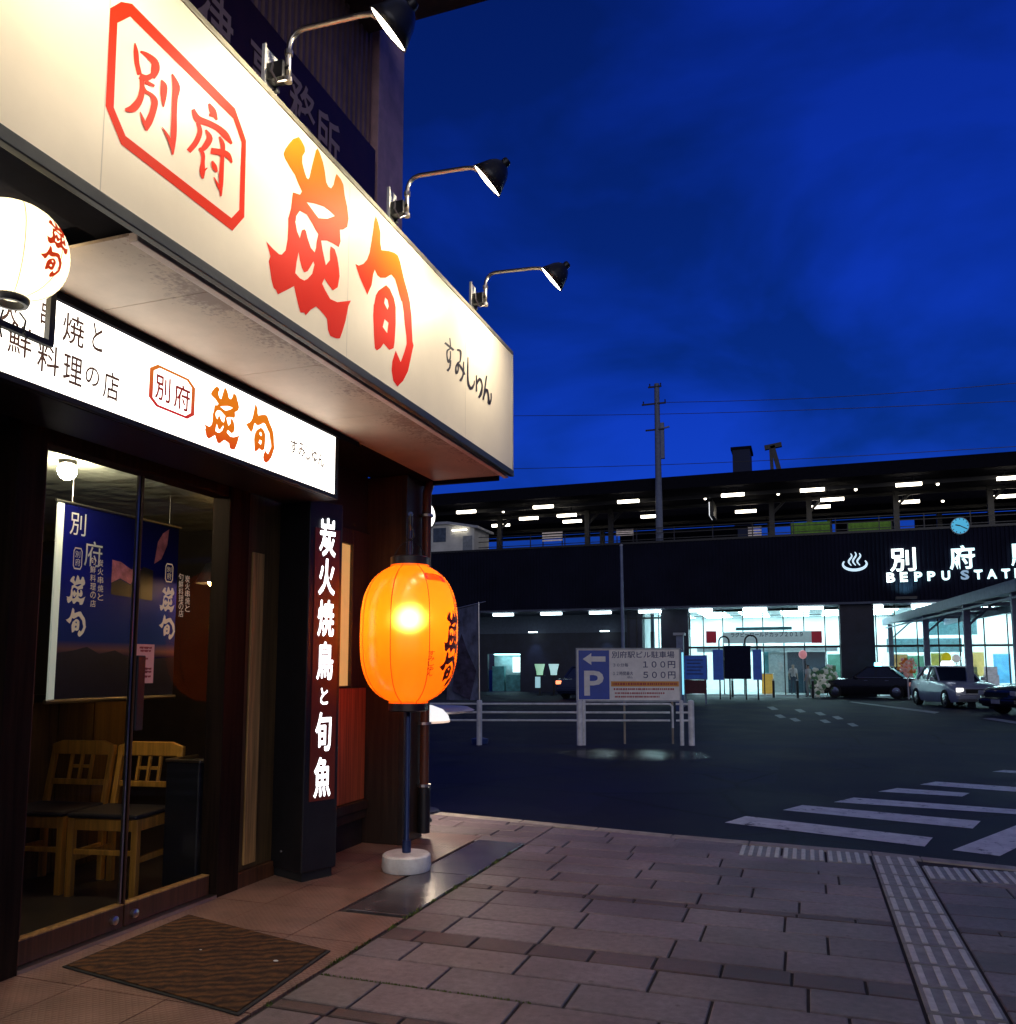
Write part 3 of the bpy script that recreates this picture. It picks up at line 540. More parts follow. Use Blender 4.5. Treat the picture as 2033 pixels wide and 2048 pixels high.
# ================================================================== GOOSENECK LAMPS
m_chrome = mat('lamp_pipe', (.55, .5, .44), .28, metal=1, var=.15)
m_shade = mat('lamp_shade', (.02, .02, .025), .35, var=.15)
m_bulb = glow('lamp_bulb', (1, .9, .68), 13)
def gooseneck():
    t = thing('gooseneck_lamp', 'black gooseneck sign lamp with lit shade', 'lamp', (0, 0, 0), 0, 'gooseneck lamps over the big sign')
    b = MB(); b.box(-.02, -.012, -.055, .055, -.02, .23); b.box(-.012, .0, -.055, -.045, -.02, .23); b.box(-.03, .012, -.05, .05, -.028, .012); b.build('bracket', m_white, t, local=True, bevel=.003)
    b = MB(); b.box(-.012, .075, -.03, .03, .07, .15); b.lathe([(0, 0), (.016, 0), (.016, .02), (0, .02)], (.075, 0, .12), 10, (1, 0, 0)); b.lathe([(0, 0), (.014, 0), (.014, .02), (0, .02)], (-.01, .035, .06), 10, (1, 0, 0)); b.build('clamp', m_black, t, local=True, bevel=.004)
    pts = [(.085, 0, .06), (.085, 0, .20), (.088, 0, .235), (.10, 0, .265), (.125, 0, .287), (.16, 0, .295), (.45, 0, .28), (.50, 0, .272), (.53, 0, .25)]
    b = MB(); b.tube(pts, .0125, 12); b.build('arm', m_chrome, t, local=True, smooth='all')
    for z in (.055, .185): b = MB(); b.tube([(.085, 0, z), (.085, 0, z + .022)], .019, 12); b.build('collar', m_chrome, t, local=True)
    b = MB(); b.tube([(.02, -.02, .16), (.03, -.05, .09), (.06, -.045, .03), (.083, -.012, .058)], .005, 6); b.build('cable', m_chrome, t, local=True)
    ax = V((-.78, -.03, -.63)).normalized(); c = V((.58, 0, .175)) - ax * .032
    b = MB(); b.lathe([(.0, -.104), (.03, -.10), (.052, -.084), (.072, -.056), (.09, -.013), (.110, .032), (.107, .032), (.086, -.012), (.065, -.05), (.022, -.075)], c, 28, ax); b.build('shade', m_shade, t, local=True, smooth='all')
    b = MB(); b.lathe([(.0, -.135), (.02, -.132), (.026, -.12), (.026, -.095), (0, -.09)], c, 16, ax); b.build('socket', m_black, t, local=True, smooth=True)
    b = MB(); b.lathe([(0, .036), (.065, .034), (.101, .028), (.092, .0), (.055, -.035), (0, -.045)], c, 24, ax); bl = b.build('bulb', m_bulb, t, local=True, smooth='all')
    ld = bpy.data.lights.new('lamp_light', 'SPOT'); ld.energy = SPOT_W; ld.color = (1, .86, .62); ld.spot_size = R(150); ld.spot_blend = .9; ld.shadow_soft_size = .07
    lo = bpy.data.objects.new('lamp_light', ld); COL.objects.link(lo); lo.parent = t; lo.location = c + ax * .05; lo.rotation_euler = V((-.66, 0, -.75)).to_track_quat('-Z', 'Y').to_euler()
    return t
gl = [P(555, 192, 'x', XS).y, P(797, 453, 'x', XS).y, P(957, 629, 'x', XS).y]
g0 = gooseneck(); g0.location = (XS - .03, gl[0], ZU + .013); g0['label'] = 'nearest black gooseneck lamp cut by the top edge of the picture'
copy_tree(g0, loc=(XS - .03, gl[1], ZU + .013), label='middle gooseneck lamp, lit shade against the sky above the second red character')
copy_tree(g0, loc=(XS - .03, gl[2], ZU + .013), label='farthest gooseneck lamp, near the end of the big cream sign')
for k in (1, 2): copy_tree(g0, loc=(XS - .03, gl[0] - (gl[1] - gl[0]) * k, ZU + .013), label='gooseneck lamp over the near part of the big sign')
# ================================================================== LAW OFFICE BOARD ON THE UPPER WALL
XB = -3.15; zt = P(640, 170, 'x', XB).z
p0, p1 = P(525, 35, 'x', XB), P(752, 301, 'x', XB)
ub = thing('office_signboard', 'dark maroon office signboard with pale characters behind the big sign', 'sign', (XB, 4.8, 5.0))
b = MB(); b.box(XB - .09, XB, 1.2, p1.y, 4.7, p1.z); b.build('board', mat('maroon_board', (.05, .012, .006), .5, var=.2), ub, bevel=.006)
b = MB()
for ch, px, py in (('律', 432, 52), ('事', 530, 160), ('務', 606, 222), ('所', 657, 285), ('法', 330, -60)):
    q = P(px, py, 'x', XB + .004); hh = .21
    b.flat(text2d(ch, .012), wall_x(XB + .004, q.y - hh * .75, q.y + hh * .75, q.z - hh, q.z + hh))
b.build('lettering', mat('pale_letter', (.55, .36, .26), .5, var=0), ub)
# ================================================================== BACKLIT SIGN OVER THE DOOR
XQ = P(671, 989, 'z', 2.48).x; q0, q1 = P(673, 865, 'x', XQ), P(671, 989, 'x', XQ)
ds = thing('door_sign', 'long backlit white sign with orange and red lettering over the glass doors', 'sign', (XQ, 3.5, q1.z))
b = MB(); b.box(XQ - .02, XQ - .003, .6, q1.y - .008, q1.z, q0.z); b.build('panel', glow('lit_white_acrylic', (1, .94, .82), SIGN_E), ds)
b = MB(); b.box(XQ - .40, XQ - .021, .6, q1.y + .03, q1.z - .03, q0.z + .004); b.box(XQ - .02, XQ + .004, .6, q1.y + .03, q1.z - .028, q1.z - .001); b.box(XQ - .02, XQ + .002, q1.y - .007, q1.y + .03, q1.z, q0.z); b.build('casing', m_black, ds, bevel=.003)
m_orange = ramp_z('orange_print', [(0, (.75, .06, .01)), (.35, (.85, .2, .01)), (1, (.85, .24, .012))], .03, q0.z - q1.z - .03)
m_orange = backlit(m_orange, .75)
m_cr2 = backlit(ramp_z('crest_fade', [(0, (.65, .02, .04)), (1, (.78, .22, .03))], .1, .3), .7)
def rect_px(xa, ya, xb, yb, X):                        # plane rectangle spanned by two photograph corners
    a, c = P(xa, ya, 'x', X), P(xb, yb, 'x', X); return a.y, c.y, min(a.z, c.z), max(a.z, c.z)
XT = XQ - .0025
def fit(b, vf, xa, xb, ytop, ybot, X, bold=0):                 # px columns at the given px rows (mid height of the glyph)
    ym = (ytop + ybot) / 2; xm = (xa + xb) / 2
    fn = wall_x(X, P(xa, ym, 'x', X).y, P(xb, ym, 'x', X).y, P(xm, ybot, 'x', X).z, P(xm, ytop, 'x', X).z)
    bold_flat(b, vf, fn, bold, (1, 0, 0)) if bold else b.flat(vf, fn)
b = MB(); fit(b, SUMIN, 409, 482, 772, 892, XT); fit(b, SHUNN, 491, 551, 812, 922, XT); b.build('logo_lettering', m_orange, ds)
oc = lambda r, k: [(k, 0), (1 - k, 0), (1, k), (1, 1 - k), (1 - k, 1), (k, 1), (0, 1 - k), (0, k)]
ocr = poly2d([oc(0, .16), [(.085 + .83 * x, .065 + .87 * y) for x, y in oc(0, .14)]])
b = MB(); fit(b, norm(ocr), 298, 391, 742, 826, XT); b.build('crest_border', m_cr2, ds)
b = MB(); fit(b, text2d('別'), 311, 341, 752, 802, XT, .02); fit(b, text2d('府'), 349, 380, 770, 820, XT, .02); b.build('crest_lettering', backlit(mat('maroon_print', (.35, .03, .03), .4, var=0), .6), ds)
b = MB()
for ch, xa, xb, yt, yb in (('炭', -60, -20, 572, 630), ('火', 2, 40, 590, 648), ('串', 82, 112, 604, 660), ('焼', 126, 169, 630, 690), ('と', 185, 206, 648, 702), ('旬', -52, -8, 630, 690), ('鮮', 16, 64, 650, 712), ('料', 75, 119, 688, 748), ('理', 127, 165, 712, 768), ('の', 171, 199, 734, 772), ('店', 207, 238, 744, 800)):
    fit(b, text2d(ch), xa, xb, yt, yb, XT, .012)
for i, (ch, xa, xb) in enumerate((('す', 581, 595), ('み', 597, 611), ('し', 612, 621), ('ゅ', 624, 635), ('ん', 636, 649))):
    fit(b, text2d(ch), xa, xb, 880 + i * 6.5, 907 + i * 6.5, XT, .02)
b.build('dark_lettering', backlit(mat('brown_black_ink', (.10, .05, .04), .5, var=0), .5), ds)
# ================================================================== BLACK SIGN TOWER WITH LIT CHARACTERS
c0, cl, cr = P(602, 1768, 'z', 0), P(525, 1754, 'z', 0), P(672, 1752, 'z', 0)
ex = (cr - c0); LW = ex.length; ex = ex.normalized(); ang = atan2(ex.y, ex.x); DP = (cl - c0).length
tw = thing('sign_tower', 'tall black sign tower with glowing white vertical characters beside the doors', 'sign', (c0.x, c0.y, 0), ang)   # local x runs along the lettered face, local y into the tower
b = MB(); b.box(0, LW, 0, DP, .06, 2.465); b.build('body', m_black, tw, local=True, bevel=.008)
b = MB(); b.box(.02, LW - .02, .02, DP - .02, 0, .058); b.build('plinth', m_rubber, tw, local=True)
b = MB(); b.lathe([(0, 0), (.008, 0), (.006, .006), (0, .007)], (-.001, .22, .17), 10, (-1, 0, 0)); b.build('screw', m_alu, tw, local=True)
b = MB(); b.box(.045, LW - .03, -.006, -.001, .50, 2.28); b.build('letter_strip', mat('maroon_strip', (.055, .012, .01), .35, var=.2, emit=(.5, .06, .03), es=.05), tw, local=True)
b = MB(); zs = 0
def tz(y): return P(640, y, 'y', c0.y + .14).z
m_tl = glow('lit_letters', (.96, .97, 1), 3.2)
xc = LW * .52; hw = .063
for ch, ya, yb, k in (('炭', 1040, 1113, 1), ('火', 1120, 1190, 1), ('焼', 1202, 1272, 1), ('鳥', 1285, 1358, 1), ('と', 1376, 1408, .45), ('旬', 1425, 1500, .95), ('魚', 1515, 1592, 1)):
    bold_flat(b, text2d(ch), lambda u, v, ya=ya, yb=yb, k=k: (xc + (u - .5) * 2 * hw * k, -.0075, tz(yb) + (tz(ya) - tz(yb)) * v), .024, (0, -1, 0))
b.build('lit_lettering', m_tl, tw, local=True)
# ================================================================== LANTERNS
def lantern_shell(b, prof, ribs, n=64, seam=None):
    b.lathe(prof, (0, 0, 0), n)
def rad(prof, z):
    for (r0, z0), (r1, z1) in zip(prof, prof[1:]):
        if min(z0, z1) <= z <= max(z0, z1): return r0 + (r1 - r0) * ((z - z0) / (z1 - z0) if z1 != z0 else 0)
    return prof[0][0]
def wrap(prof, a0, a1, z0, z1, off=.002):              # unit square bent round a lantern; angle 0 = towards -y, grows to the right
    def fn(u, v):
        z = z0 + (z1 - z0) * v; r_ = rad(prof, z) + off; a = a0 + (a1 - a0) * u
        return (r_ * sin(a), -r_ * cos(a), z)
    return fn
def subdiv(vf, it=1):                                  # long triangles must follow the curve
    b = bmesh.new(); q = [b.verts.new((p[0], p[1], 0)) for p in vf[0]]
    for f in vf[1]:
        try: b.faces.new([q[i] for i in f])
        except ValueError: pass
    for _ in range(it):
        bmesh.ops.triangulate(b, faces=b.faces); ed = [e for e in b.edges if e.calc_length() > .22]
        if ed: bmesh.ops.subdivide_edges(b, edges=ed, cuts=1)
    b.verts.index_update(); r_ = ([(v.co.x, v.co.y) for v in b.verts], [tuple(v.index for v in f.verts) for f in b.faces]); b.free(); return r_
def face_cam(p): return atan2(-p.y, -p.x) + pi / 2     # rotation that turns local -y towards the viewpoint
# --- orange lantern on its stand
LB = P(813, 1741, 'z', .0); LB = V((LB.x, LB.y, 0))
zl = lambda y: P(812, y, 'y', LB.y - .05).z
z0, z1 = zl(1409), zl(1127); Rm = .334; hh = z1 - z0
prof = []
for i in range(91):
    t = i / 90; s = abs(2 * t - 1)
    r_ = Rm * (1 - (s ** 3.0)) ** (1 / 2.2) if s < 1 else 0
    prof.append((max(.40 * Rm * (1 - .02 * s), r_) if s > .9 else r_, z0 + hh * t))
prof = [(r_ + (.0035 if (i % 2) else 0), z) for i, (r_, z) in enumerate(prof)]
ol = thing('orange_lantern', 'big glowing orange paper lantern hung on a stand outside the corner', 'lantern', LB, face_cam(LB))
m_or = bpy.data.materials.new('orange_vinyl'); m_or.use_nodes = True; nt = m_or.node_tree; N = nt.nodes; L = nt.links; N.remove(N['Principled BSDF']); out = N['Material Output']
tr = N.new('ShaderNodeBsdfTranslucent'); tr.inputs[0].default_value = (1, .22, .005, 1); df = N.new('ShaderNodeBsdfDiffuse'); df.inputs[0].default_value = (.7, .13, .01, 1)
rf = N.new('ShaderNodeBsdfRefraction'); rf.inputs[0].default_value = (1, .62, .16, 1); rf.inputs['Roughness'].default_value = .62; rf.inputs['IOR'].default_value = 1.35
gs = N.new('ShaderNodeBsdfGlossy'); gs.inputs['Roughness'].default_value = .25; em = N.new('ShaderNodeEmission'); em.inputs[0].default_value = (1, .115, .002, 1); em.inputs[1].default_value = .72
def mixs(f, a, c):
    m = N.new('ShaderNodeMixShader'); m.inputs[0].default_value = f; L.new(a, m.inputs[1]); L.new(c, m.inputs[2]); return m.outputs[0]
x = mixs(.2, tr.outputs[0], df.outputs[0]); x = mixs(.23, x, rf.outputs[0]); x = mixs(.05, x, gs.outputs[0]); ad = N.new('ShaderNodeAddShader'); L.new(x, ad.inputs[0]); L.new(em.outputs[0], ad.inputs[1]); L.new(ad.outputs[0], out.inputs[0])
b = MB(); b.lathe(prof, n=72); sh = b.build('shell', m_or, ol, local=True, smooth='all')
b = MB(); zb = z0 + hh * .60; b.ball((0, 0, zb), .055, 20, (1, 1, 1.2)); b.build('bulb', glow('orange_lantern_bulb', (1, .78, .42), 105), ol, local=True, smooth='all')
b = MB(); b.lathe([(.134, z1 - .008), (.136, z1 + .045), (.12, z1 + .052), (0, z1 + .048)], n=32); b.build('top_ring', m_black, ol, local=True, smooth=True)
b = MB(); b.lathe([(.134, z0 + .008), (.136, z0 - .04), (.12, z0 - .048), (0, z0 - .04)], n=32); b.build('bottom_ring', m_black, ol, local=True, smooth=True)
b = MB()
for k in range(8):
    a = R(22.5 + 45 * k + 1); b.tube([((r_ + .0005) * sin(a), -(r_ + .0005) * cos(a), z) for r_, z in prof[1:-1]], .0028, 5)
b.build('seam', mat('seam_cord', (.35, .05, .01), .6, var=0), sh, local=True)
m_lr = mat('dark_red_brush', (.16, .006, .004), .5, var=0)
b = MB(); b.flat(subdiv(SUMIN, 2), wrap(prof, R(42), R(76), zl(1307), zl(1222), .006)); b.flat(subdiv(SHUNN, 2), wrap(prof, R(38), R(74), zl(1372), zl(1304), .006)); b.build('brush_lettering', m_lr, sh, local=True)
b = MB()
for i, ch in enumerate('すみしゅん'): b.flat(text2d(ch, .01), wrap(prof, R(22), R(30), zl(1312 + i * 10), zl(1303 + i * 10), .006))
for i, ch in enumerate('別府'): b.flat(text2d(ch, .012), wrap(prof, R(64), R(76), zl(1205 + i * 17), zl(1190 + i * 17), .006))
b.build('small_lettering', m_lr, sh, local=True)
b = MB(); b.flat(([(0, .2), (1, 0), (1, .75), (.5, 1), (0, 1)], [(0, 1, 2, 3, 4)]), wrap(prof, R(24), R(60), zl(1167), zl(1151), .007))
b.build('red_patch', mat('red_print2', (.8, .02, .01), .5, var=0, emit=(.8, .02, .01), es=.3), sh, local=True)
# stand: filled base, pole behind the lantern, hook arm
st = thing('lantern_stand', 'white round weighted base with a dark blue pole holding the orange lantern', 'stand', LB, face_cam(LB))
b = MB(); b.lathe([(0, .118), (.05, .118), (.150, .115), (.162, .104), (.166, .03), (.158, .006), (0, .003)], n=40); b.build('base', mat('worn_white_plastic', (.88, .85, .80), .5, var=.22, scale=7, bump=.1), st, local=True, smooth=True)
m_bpole = mat('blue_pole', (.025, .045, .14), .35, metal=.4, var=.1)
zt_ = z1 + .30
b = MB(); b.tube([(0, 0, .12), (0, 0, .20)], .03, 14); b.tube([(0, .0, .19), (0, .02, .3), (0, .02, z0 - .09), (0, .36, z0 + .1), (0, .36, zt_), (0, .30, zt_ + .06), (0, .02, zt_ + .06)], .017, 12); b.build('pole', m_bpole, st, local=True, smooth=True)
b = MB(); b.tube([(0, .02, zt_ + .06), (0, .02, zt_ - .02), (.02, .02, zt_ - .05), (.03, .02, zt_ - .1), (.0, .02, zt_ - .13), (-.025, .02, zt_ - .11)], .006, 8); b.tube([(-.125, 0, z1 + .03), (-.07, 0, z1 + .13), (0, .01, zt_ - .12), (.07, 0, z1 + .13), (.125, 0, z1 + .03)], .004, 6); b.build('hook', m_black, st, local=True)
# --- white paper lantern in its black frame
WC = P(28, 503, 'x', -2.62); s_ = (WC - V((0, 0, H))).dot(fw) / F
Rw = 100 * s_; hw_ = 196 * s_
wl = thing('paper_lantern', 'glowing white paper lantern with red brush characters hanging below the canopy', 'lantern', WC, face_cam(WC))
prw = []
for i in range(41):
    t = i / 40; s = abs(2 * t - 1); prw.append((max(.33 * Rw, Rw * sqrt(max(0, 1 - s ** 2.1))) + (.0014 if i % 2 else 0), -hw_ / 2 + hw_ * t))
m_wp = bpy.data.materials.new('white_paper'); m_wp.use_nodes = True; nt = m_wp.node_tree; N = nt.nodes; L = nt.links; N.remove(N['Principled BSDF']); out = N['Material Output']
tr = N.new('ShaderNodeBsdfTranslucent'); tr.inputs[0].default_value = (1, .93, .72, 1); em = N.new('ShaderNodeEmission'); em.inputs[0].default_value = (1, .90, .66, 1); em.inputs[1].default_value = .55
ad = N.new('ShaderNodeAddShader'); L.new(tr.outputs[0], ad.inputs[0]); L.new(em.outputs[0], ad.inputs[1]); L.new(ad.outputs[0], out.inputs[0])
b = MB(); b.lathe(prw, n=64); ws = b.build('shell', m_wp, wl, local=True, smooth='all')
b = MB(); b.ball((0, 0, -.02), .04, 16); b.build('bulb', glow('paper_lantern_bulb', (1, .85, .6), 20), wl, local=True, smooth='all')
for sg in (1, -1):
    b = MB(); z = sg * hw_ / 2; b.lathe([(.33 * Rw, z - sg * .006), (.345 * Rw, z + sg * .006), (.31 * Rw, z + sg * .022), (.24 * Rw, z + sg * .022), (.24 * Rw, z - sg * .006)], n=28); b.build('cap', m_black, wl, local=True, smooth=True)
b = MB()
for k in range(8):
    a = R(10 + 45 * k); b.tube([((r_ + .0003) * sin(a), -(r_ + .0003) * cos(a), z) for r_, z in prw[1:-1]], .0013, 5)
b.build('seam', mat('paper_seam', (.5, .42, .2), .7, var=0), ws, local=True)
zw = lambda y: (503 - y) * s_
b = MB(); b.flat(subdiv(SUMIN, 2), wrap(prw, R(31), R(68), zw(508), zw(447), .002)); b.flat(subdiv(SHUNN, 2), wrap(prw, R(27), R(60), zw(562), zw(510), .002)); b.build('brush_lettering', backlit(mat('lantern_red', (.75, .05, .01), .5, var=0), .7), ws, local=True)
b = MB(); z = -hw_ / 2 - .045
b.tube([(.03, 0, z), (.05, -.01, z - .03), (.045, 0, z - .07), (.06, 0, z - .09)], .004, 6); b.tube([(-.02, 0, z), (-.03, 0, z - .05), (-.02, .01, z - .1)], .004, 6); b.build('cord', m_black, wl, local=True)
br = thing('lantern_bracket', 'black steel frame that holds the white paper lantern under the canopy', 'bracket', (WC.x, WC.y, 2.9))
pa, pb, pc = P(118, 430, 'x', WC.x), P(98, 688, 'x', WC.x), P(125, 412, 'x', WC.x)
b = MB(); b.bar((WC.x, pb.y, pb.z), (WC.x, pb.y, pa.z), .025); b.bar((WC.x, pb.y + .011, pb.z), (WC.x, pb.y - .75, pb.z), .022)
b.bar((WC.x, pb.y, pa.z + .001), (WC.x, pb.y - .75, pa.z + .001), .022); b.build('frame', m_black, br)
b = MB(); b.bar((WC.x + .04, pb.y + .10, pa.z + .035), (WC.x + .04, pb.y - .9, pa.z + .035), .05, .03); b.build('rail', m_grey, br)
b = MB(); b.bar((WC.x, WC.y, WC.z + hw_ / 2 + .04), (WC.x, WC.y, pa.z), .012); b.bar((WC.x, pb.y - .2, pa.z), (WC.x, pb.y - .2, 2.98), .02); b.build('hanger', m_black, br)
# --- round lit sign and pale dome beyond the corner pipe
rc = P(843, 1030, 'y', 6.55)
rs = thing('round_sign', 'small round white lit sign half hidden behind the corner downpipe', 'sign', rc)
dirn = V((.55, -.84, 0)); T_ = (rc - V((0, 0, H))).dot(fw) / F
b = MB(); b.lathe([(0, .012), (.95 * 33 * T_, .012)], rc, 32, V((.84, -.54, 0))); b.build('face', glow('round_sign_face', (1, .97, .9), 2.2), rs)
b = MB(); b.lathe([(0, -.05), (34 * T_, -.05), (34 * T_, .015), (33 * T_, .011)], rc, 32, V((.84, -.54, 0))); b.build('rim', m_black, rs, smooth=True)
b = MB(); b.bar(rc + V((-.02, .03, 0)), (rc.x - .06, 6.395, rc.z), .03); b.bar((rc.x, rc.y + .02, rc.z + 34 * T_), (rc.x, rc.y + .02, 2.95), .025); b.build('arm', m_black, rs)
q = P(838, 1440, 'y', 7.0); T_ = (q - V((0, 0, H))).dot(fw) / F
dm = thing('dome_lamp', 'low white dome shaped lamp glowing behind the corner post', 'lamp', (q.x, q.y, 0))
b = MB(); b.lathe([(62 * T_, 0), (59 * T_, 9 * T_), (48 * T_, 21 * T_), (27 * T_, 29 * T_), (0, 33 * T_)], (q.x, q.y, q.z), 36); b.build('shade', glow('dome_white', (1, .97, .92), .95), dm, smooth='all')
b = MB(); b.lathe([(62 * T_, -4 * T_), (62.5 * T_, 0), (60 * T_, 0)], (q.x, q.y, q.z), 36); b.build('rim', glow('dome_rim', (1, .72, .5), .8), dm)
b = MB(); b.tube([(q.x, q.y, 0), (q.x, q.y, q.z + .01)], .03, 12); b.lathe([(0, .03), (.12, .03), (.13, 0)], (q.x, q.y, 0), 20); b.build('post', m_black, dm)
ld = bpy.data.lights.new('dome_light', 'POINT'); ld.energy = 45; ld.color = (1, .80, .6); ld.shadow_soft_size = .12; lo = bpy.data.objects.new('dome_light', ld); COL.objects.link(lo); lo.parent = dm; lo.location = (0, 0, q.z - .1)
tp = P(838, 1424, 'y', 7.45); tr_ = 112 * (tp - V((0, 0, H))).dot(fw) / F
pt = thing('patio_table', 'pale round table top glimpsed behind the dome lamp', 'table', (tp.x, tp.y, 0))
b = MB(); b.lathe([(0, 0), (tr_ * .96, 0), (tr_, .02), (tr_ * .88, .05), (0, .052)], tp, 32); b.build('table_top', m_white, pt, smooth=True)
b = MB(); b.tube([(tp.x, tp.y, 0), tp], .03, 10); b.lathe([(0, .02), (.2, .02), (.21, 0)], (tp.x, tp.y, 0), 20); b.build('leg', m_black, pt)
# ================================================================== INSIDE THE RESTAURANT
lp = P(135, 942, 'z', 2.50)
cl_ = thing('ceiling_lamp', 'bright globe lamp under the ceiling seen through the top of the glass door', 'lamp', lp)
b = MB(); b.ball(lp, .052, 20); b.build('globe', glow('ceiling_globe', (1, .86, .56), 215), cl_, smooth='all')
b = MB(); b.lathe([(.045, .04), (.05, .05), (.05, .0645)], lp, 20); b.build('socket', m_alu, cl_, smooth=True)
pe = thing('pendant_lamp', 'small amber pendant lamp inside the restaurant', 'lamp', (-3.95, 4.95, 1.95))
b = MB(); b.lathe([(.02, .16), (.06, .14), (.13, 0), (.12, 0)], (-3.95, 4.95, 1.95), 24); b.build('shade', m_black, pe, smooth=True)
b = MB(); b.ball((-3.95, 4.95, 1.97), .045, 14); b.build('bulb', glow('amber_bulb', (1, .55, .17), 140), pe, smooth='all'); b = MB(); b.tube([(-3.95, 4.95, 2.11), (-3.95, 4.95, 2.565)], .005, 6); b.build('cord', m_black, pe)
# chairs
m_cw = wood('honey_wood', (.72, .33, .05), .38, 'Z', .65); m_seat = mat('dark_seat', (.03, .026, .03), .4, var=.2)
def chair():
    t = thing('waiting_chair', 'honey wood chair', 'chair', (0, 0, 0), 0, 'wooden chairs behind the glass doors')
    W2, D = .21, .42
    for sx in (-1, 1):
        b = MB(); b.box(sx * W2 - .02, sx * W2 + .02, 0, .04, 0, .455); b.build('leg', m_cw, t, local=True, bevel=.004)
        b = MB(); b.prism([(sx * W2 - .018, D - .04, 0), (sx * W2 + .018, D - .04, 0), (sx * W2 + .018, D, 0), (sx * W2 - .018, D, 0)], (0, 0, .46)); b.bar((sx * W2, D - .02, .46), (sx * W2, D + .05, .84), .036, .034, (1, 0, 0)); b.build('leg', m_cw, t, local=True, bevel=.004)
        b = MB(); b.box(sx * W2 - .013, sx * W2 + .013, .041, D - .041, .385, .45); b.build('seat_rail', m_cw, t, local=True, bevel=.003)
        b = MB(); b.box(sx * W2 - .011, sx * W2 + .011, .041, D - .041, .20, .235); b.build('stretcher', m_cw, t, local=True, bevel=.003)
    b = MB(); b.box(-W2 + .021, W2 - .021, .005, .033, .385, .45); b.build('seat_rail', m_cw, t, local=True, bevel=.003)
    b = MB(); b.box(-W2 + .021, W2 - .021, .008, .03, .245, .275); b.build('stretcher', m_cw, t, local=True, bevel=.003)
    b = MB(); b.box(-W2 - .02, W2 + .02, -.012, D - .045, .456, .485); b.build('seat', m_seat, t, local=True, bevel=.012)
    yb = lambda z: D - .02 + (z - .46) * .184
    b = MB(); b.prism([(-W2 - .022, yb(.8) - .018, .775), (W2 + .022, yb(.8) - .018, .775), (W2 + .022, yb(.8) - .018, .835), (.15, yb(.8) - .018, .865), (-.15, yb(.8) - .018, .865), (-W2 - .022, yb(.8) - .018, .835)], (0, .034, 0)); b.build('top_rail', m_cw, t, local=True, bevel=.006)
    b = MB(); b.box(-W2 + .02, W2 - .02, yb(.6) - .012, yb(.6) + .012, .585, .62); b.build('lower_rail', m_cw, t, local=True, bevel=.003)
    for x in (-.075, 0, .075): b = MB(); b.bar((x, yb(.62), .621), (x, yb(.775), .774), .02, .016, (1, 0, 0)); b.build('slat', m_cw, t, local=True)
    b = MB(); b.box(-.064, -.011, yb(.7) - .008, yb(.7) + .008, .69, .71); b.box(.011, .064, yb(.7) - .008, yb(.7) + .008, .69, .71); b.build('cross_slat', m_cw, t, local=True)
    return t
cf = P(277, 1800, 'z', 0.015)
ch = chair(); ch.rotation_euler = (0, 0, R(9)); ch.location = (cf.x - .235, cf.y - .06, .015); ch['label'] = 'honey wood chair nearer the door handle, right one of the pair behind the glass'
copy_tree(ch, loc=(cf.x - .735, cf.y - .12, .015), label='honey wood chair on the left of the pair, half behind the door post')
# dark umbrella bin and the banner
ca_, cb_ = P(352, 1755, 'z', .015), P(404, 1735, 'z', .015)
ub_ = thing('umbrella_bin', 'black bin with a shiny rim just inside the door beside the chair', 'bin', (-3.62, 4.36, .015))
b = MB(); b.box(-3.72, -3.47, 4.28, 4.55, .016, .78); b.build('body', m_black, ub_, bevel=.01)
b = MB(); b.box(-3.725, -3.465, 4.275, 4.30, .781, .80); b.box(-3.725, -3.70, 4.301, 4.555, .781, .80); b.box(-3.49, -3.465, 4.301, 4.555, .781, .80); b.build('rim', m_chrome, ub_, bevel=.004)
XBn = -4.2; a, c = P(118, 1004, 'x', XBn), P(345, 1390, 'x', XBn)
bn = thing('wall_banner', 'deep blue night view banner with pale characters hung inside behind the doors', 'banner', (XBn, (a.y + c.y) / 2, c.z))
m_ban = ramp_z('night_print', [(0, (.006, .006, .05)), (.22, (.01, .01, .08)), (.255, (.20, .10, .12)), (.30, (.015, .04, .26)), (.6, (.005, .008, .2)), (1, (.003, .004, .06))], 0, a.z - c.z, .5)
b = MB(); b.box(XBn - .01, XBn, a.y + .045, c.y, c.z, a.z); b.build('cloth', m_ban, bn)
b = MB(); b.box(XBn - .012, XBn + .001, a.y, a.y + .044, c.z, a.z); b.build('white_edge', glow('banner_edge', (.9, 1, .85), .22), bn)
b = MB(); b.tube([(XBn, a.y - .02, a.z + .01), (XBn, c.y + .02, a.z + .01)], .009, 10); b.tube([(XBn, a.y - .02, c.z - .01), (XBn, c.y + .02, c.z - .01)], .014, 10); b.build('rod', m_alu, bn)
b = MB(); b.tube([(XBn, a.y + .1, a.z + .01), (XBn, a.y + .1, 2.565)], .002, 5); b.tube([(XBn, c.y - .1, a.z + .01), (XBn, c.y - .1, 2.565)], .002, 5); b.build('cord', m_alu, bn)
b = MB(); hb = a.z - c.z; yb0 = a.y + .05; wb_ = c.y - yb0
hills = [(0, .0), (0, .235), (.12, .25), (.22, .27), (.32, .235), (.45, .255), (.55, .225), (.75, .21), (1, .225), (1, .0)]
b.flat(([p for p in hills], [tuple(range(len(hills)))]), lambda u, v: (XBn + .0012, yb0 + wb_ * u, c.z + hb * v)); b.build('hill_print', mat('hill_ink', (.012, .011, .035), .6, var=.2), bn)
m_pale = mat('pale_banner_ink', (.5, .48, .5), .5, var=0, emit=(.8, .78, .75), es=.05)
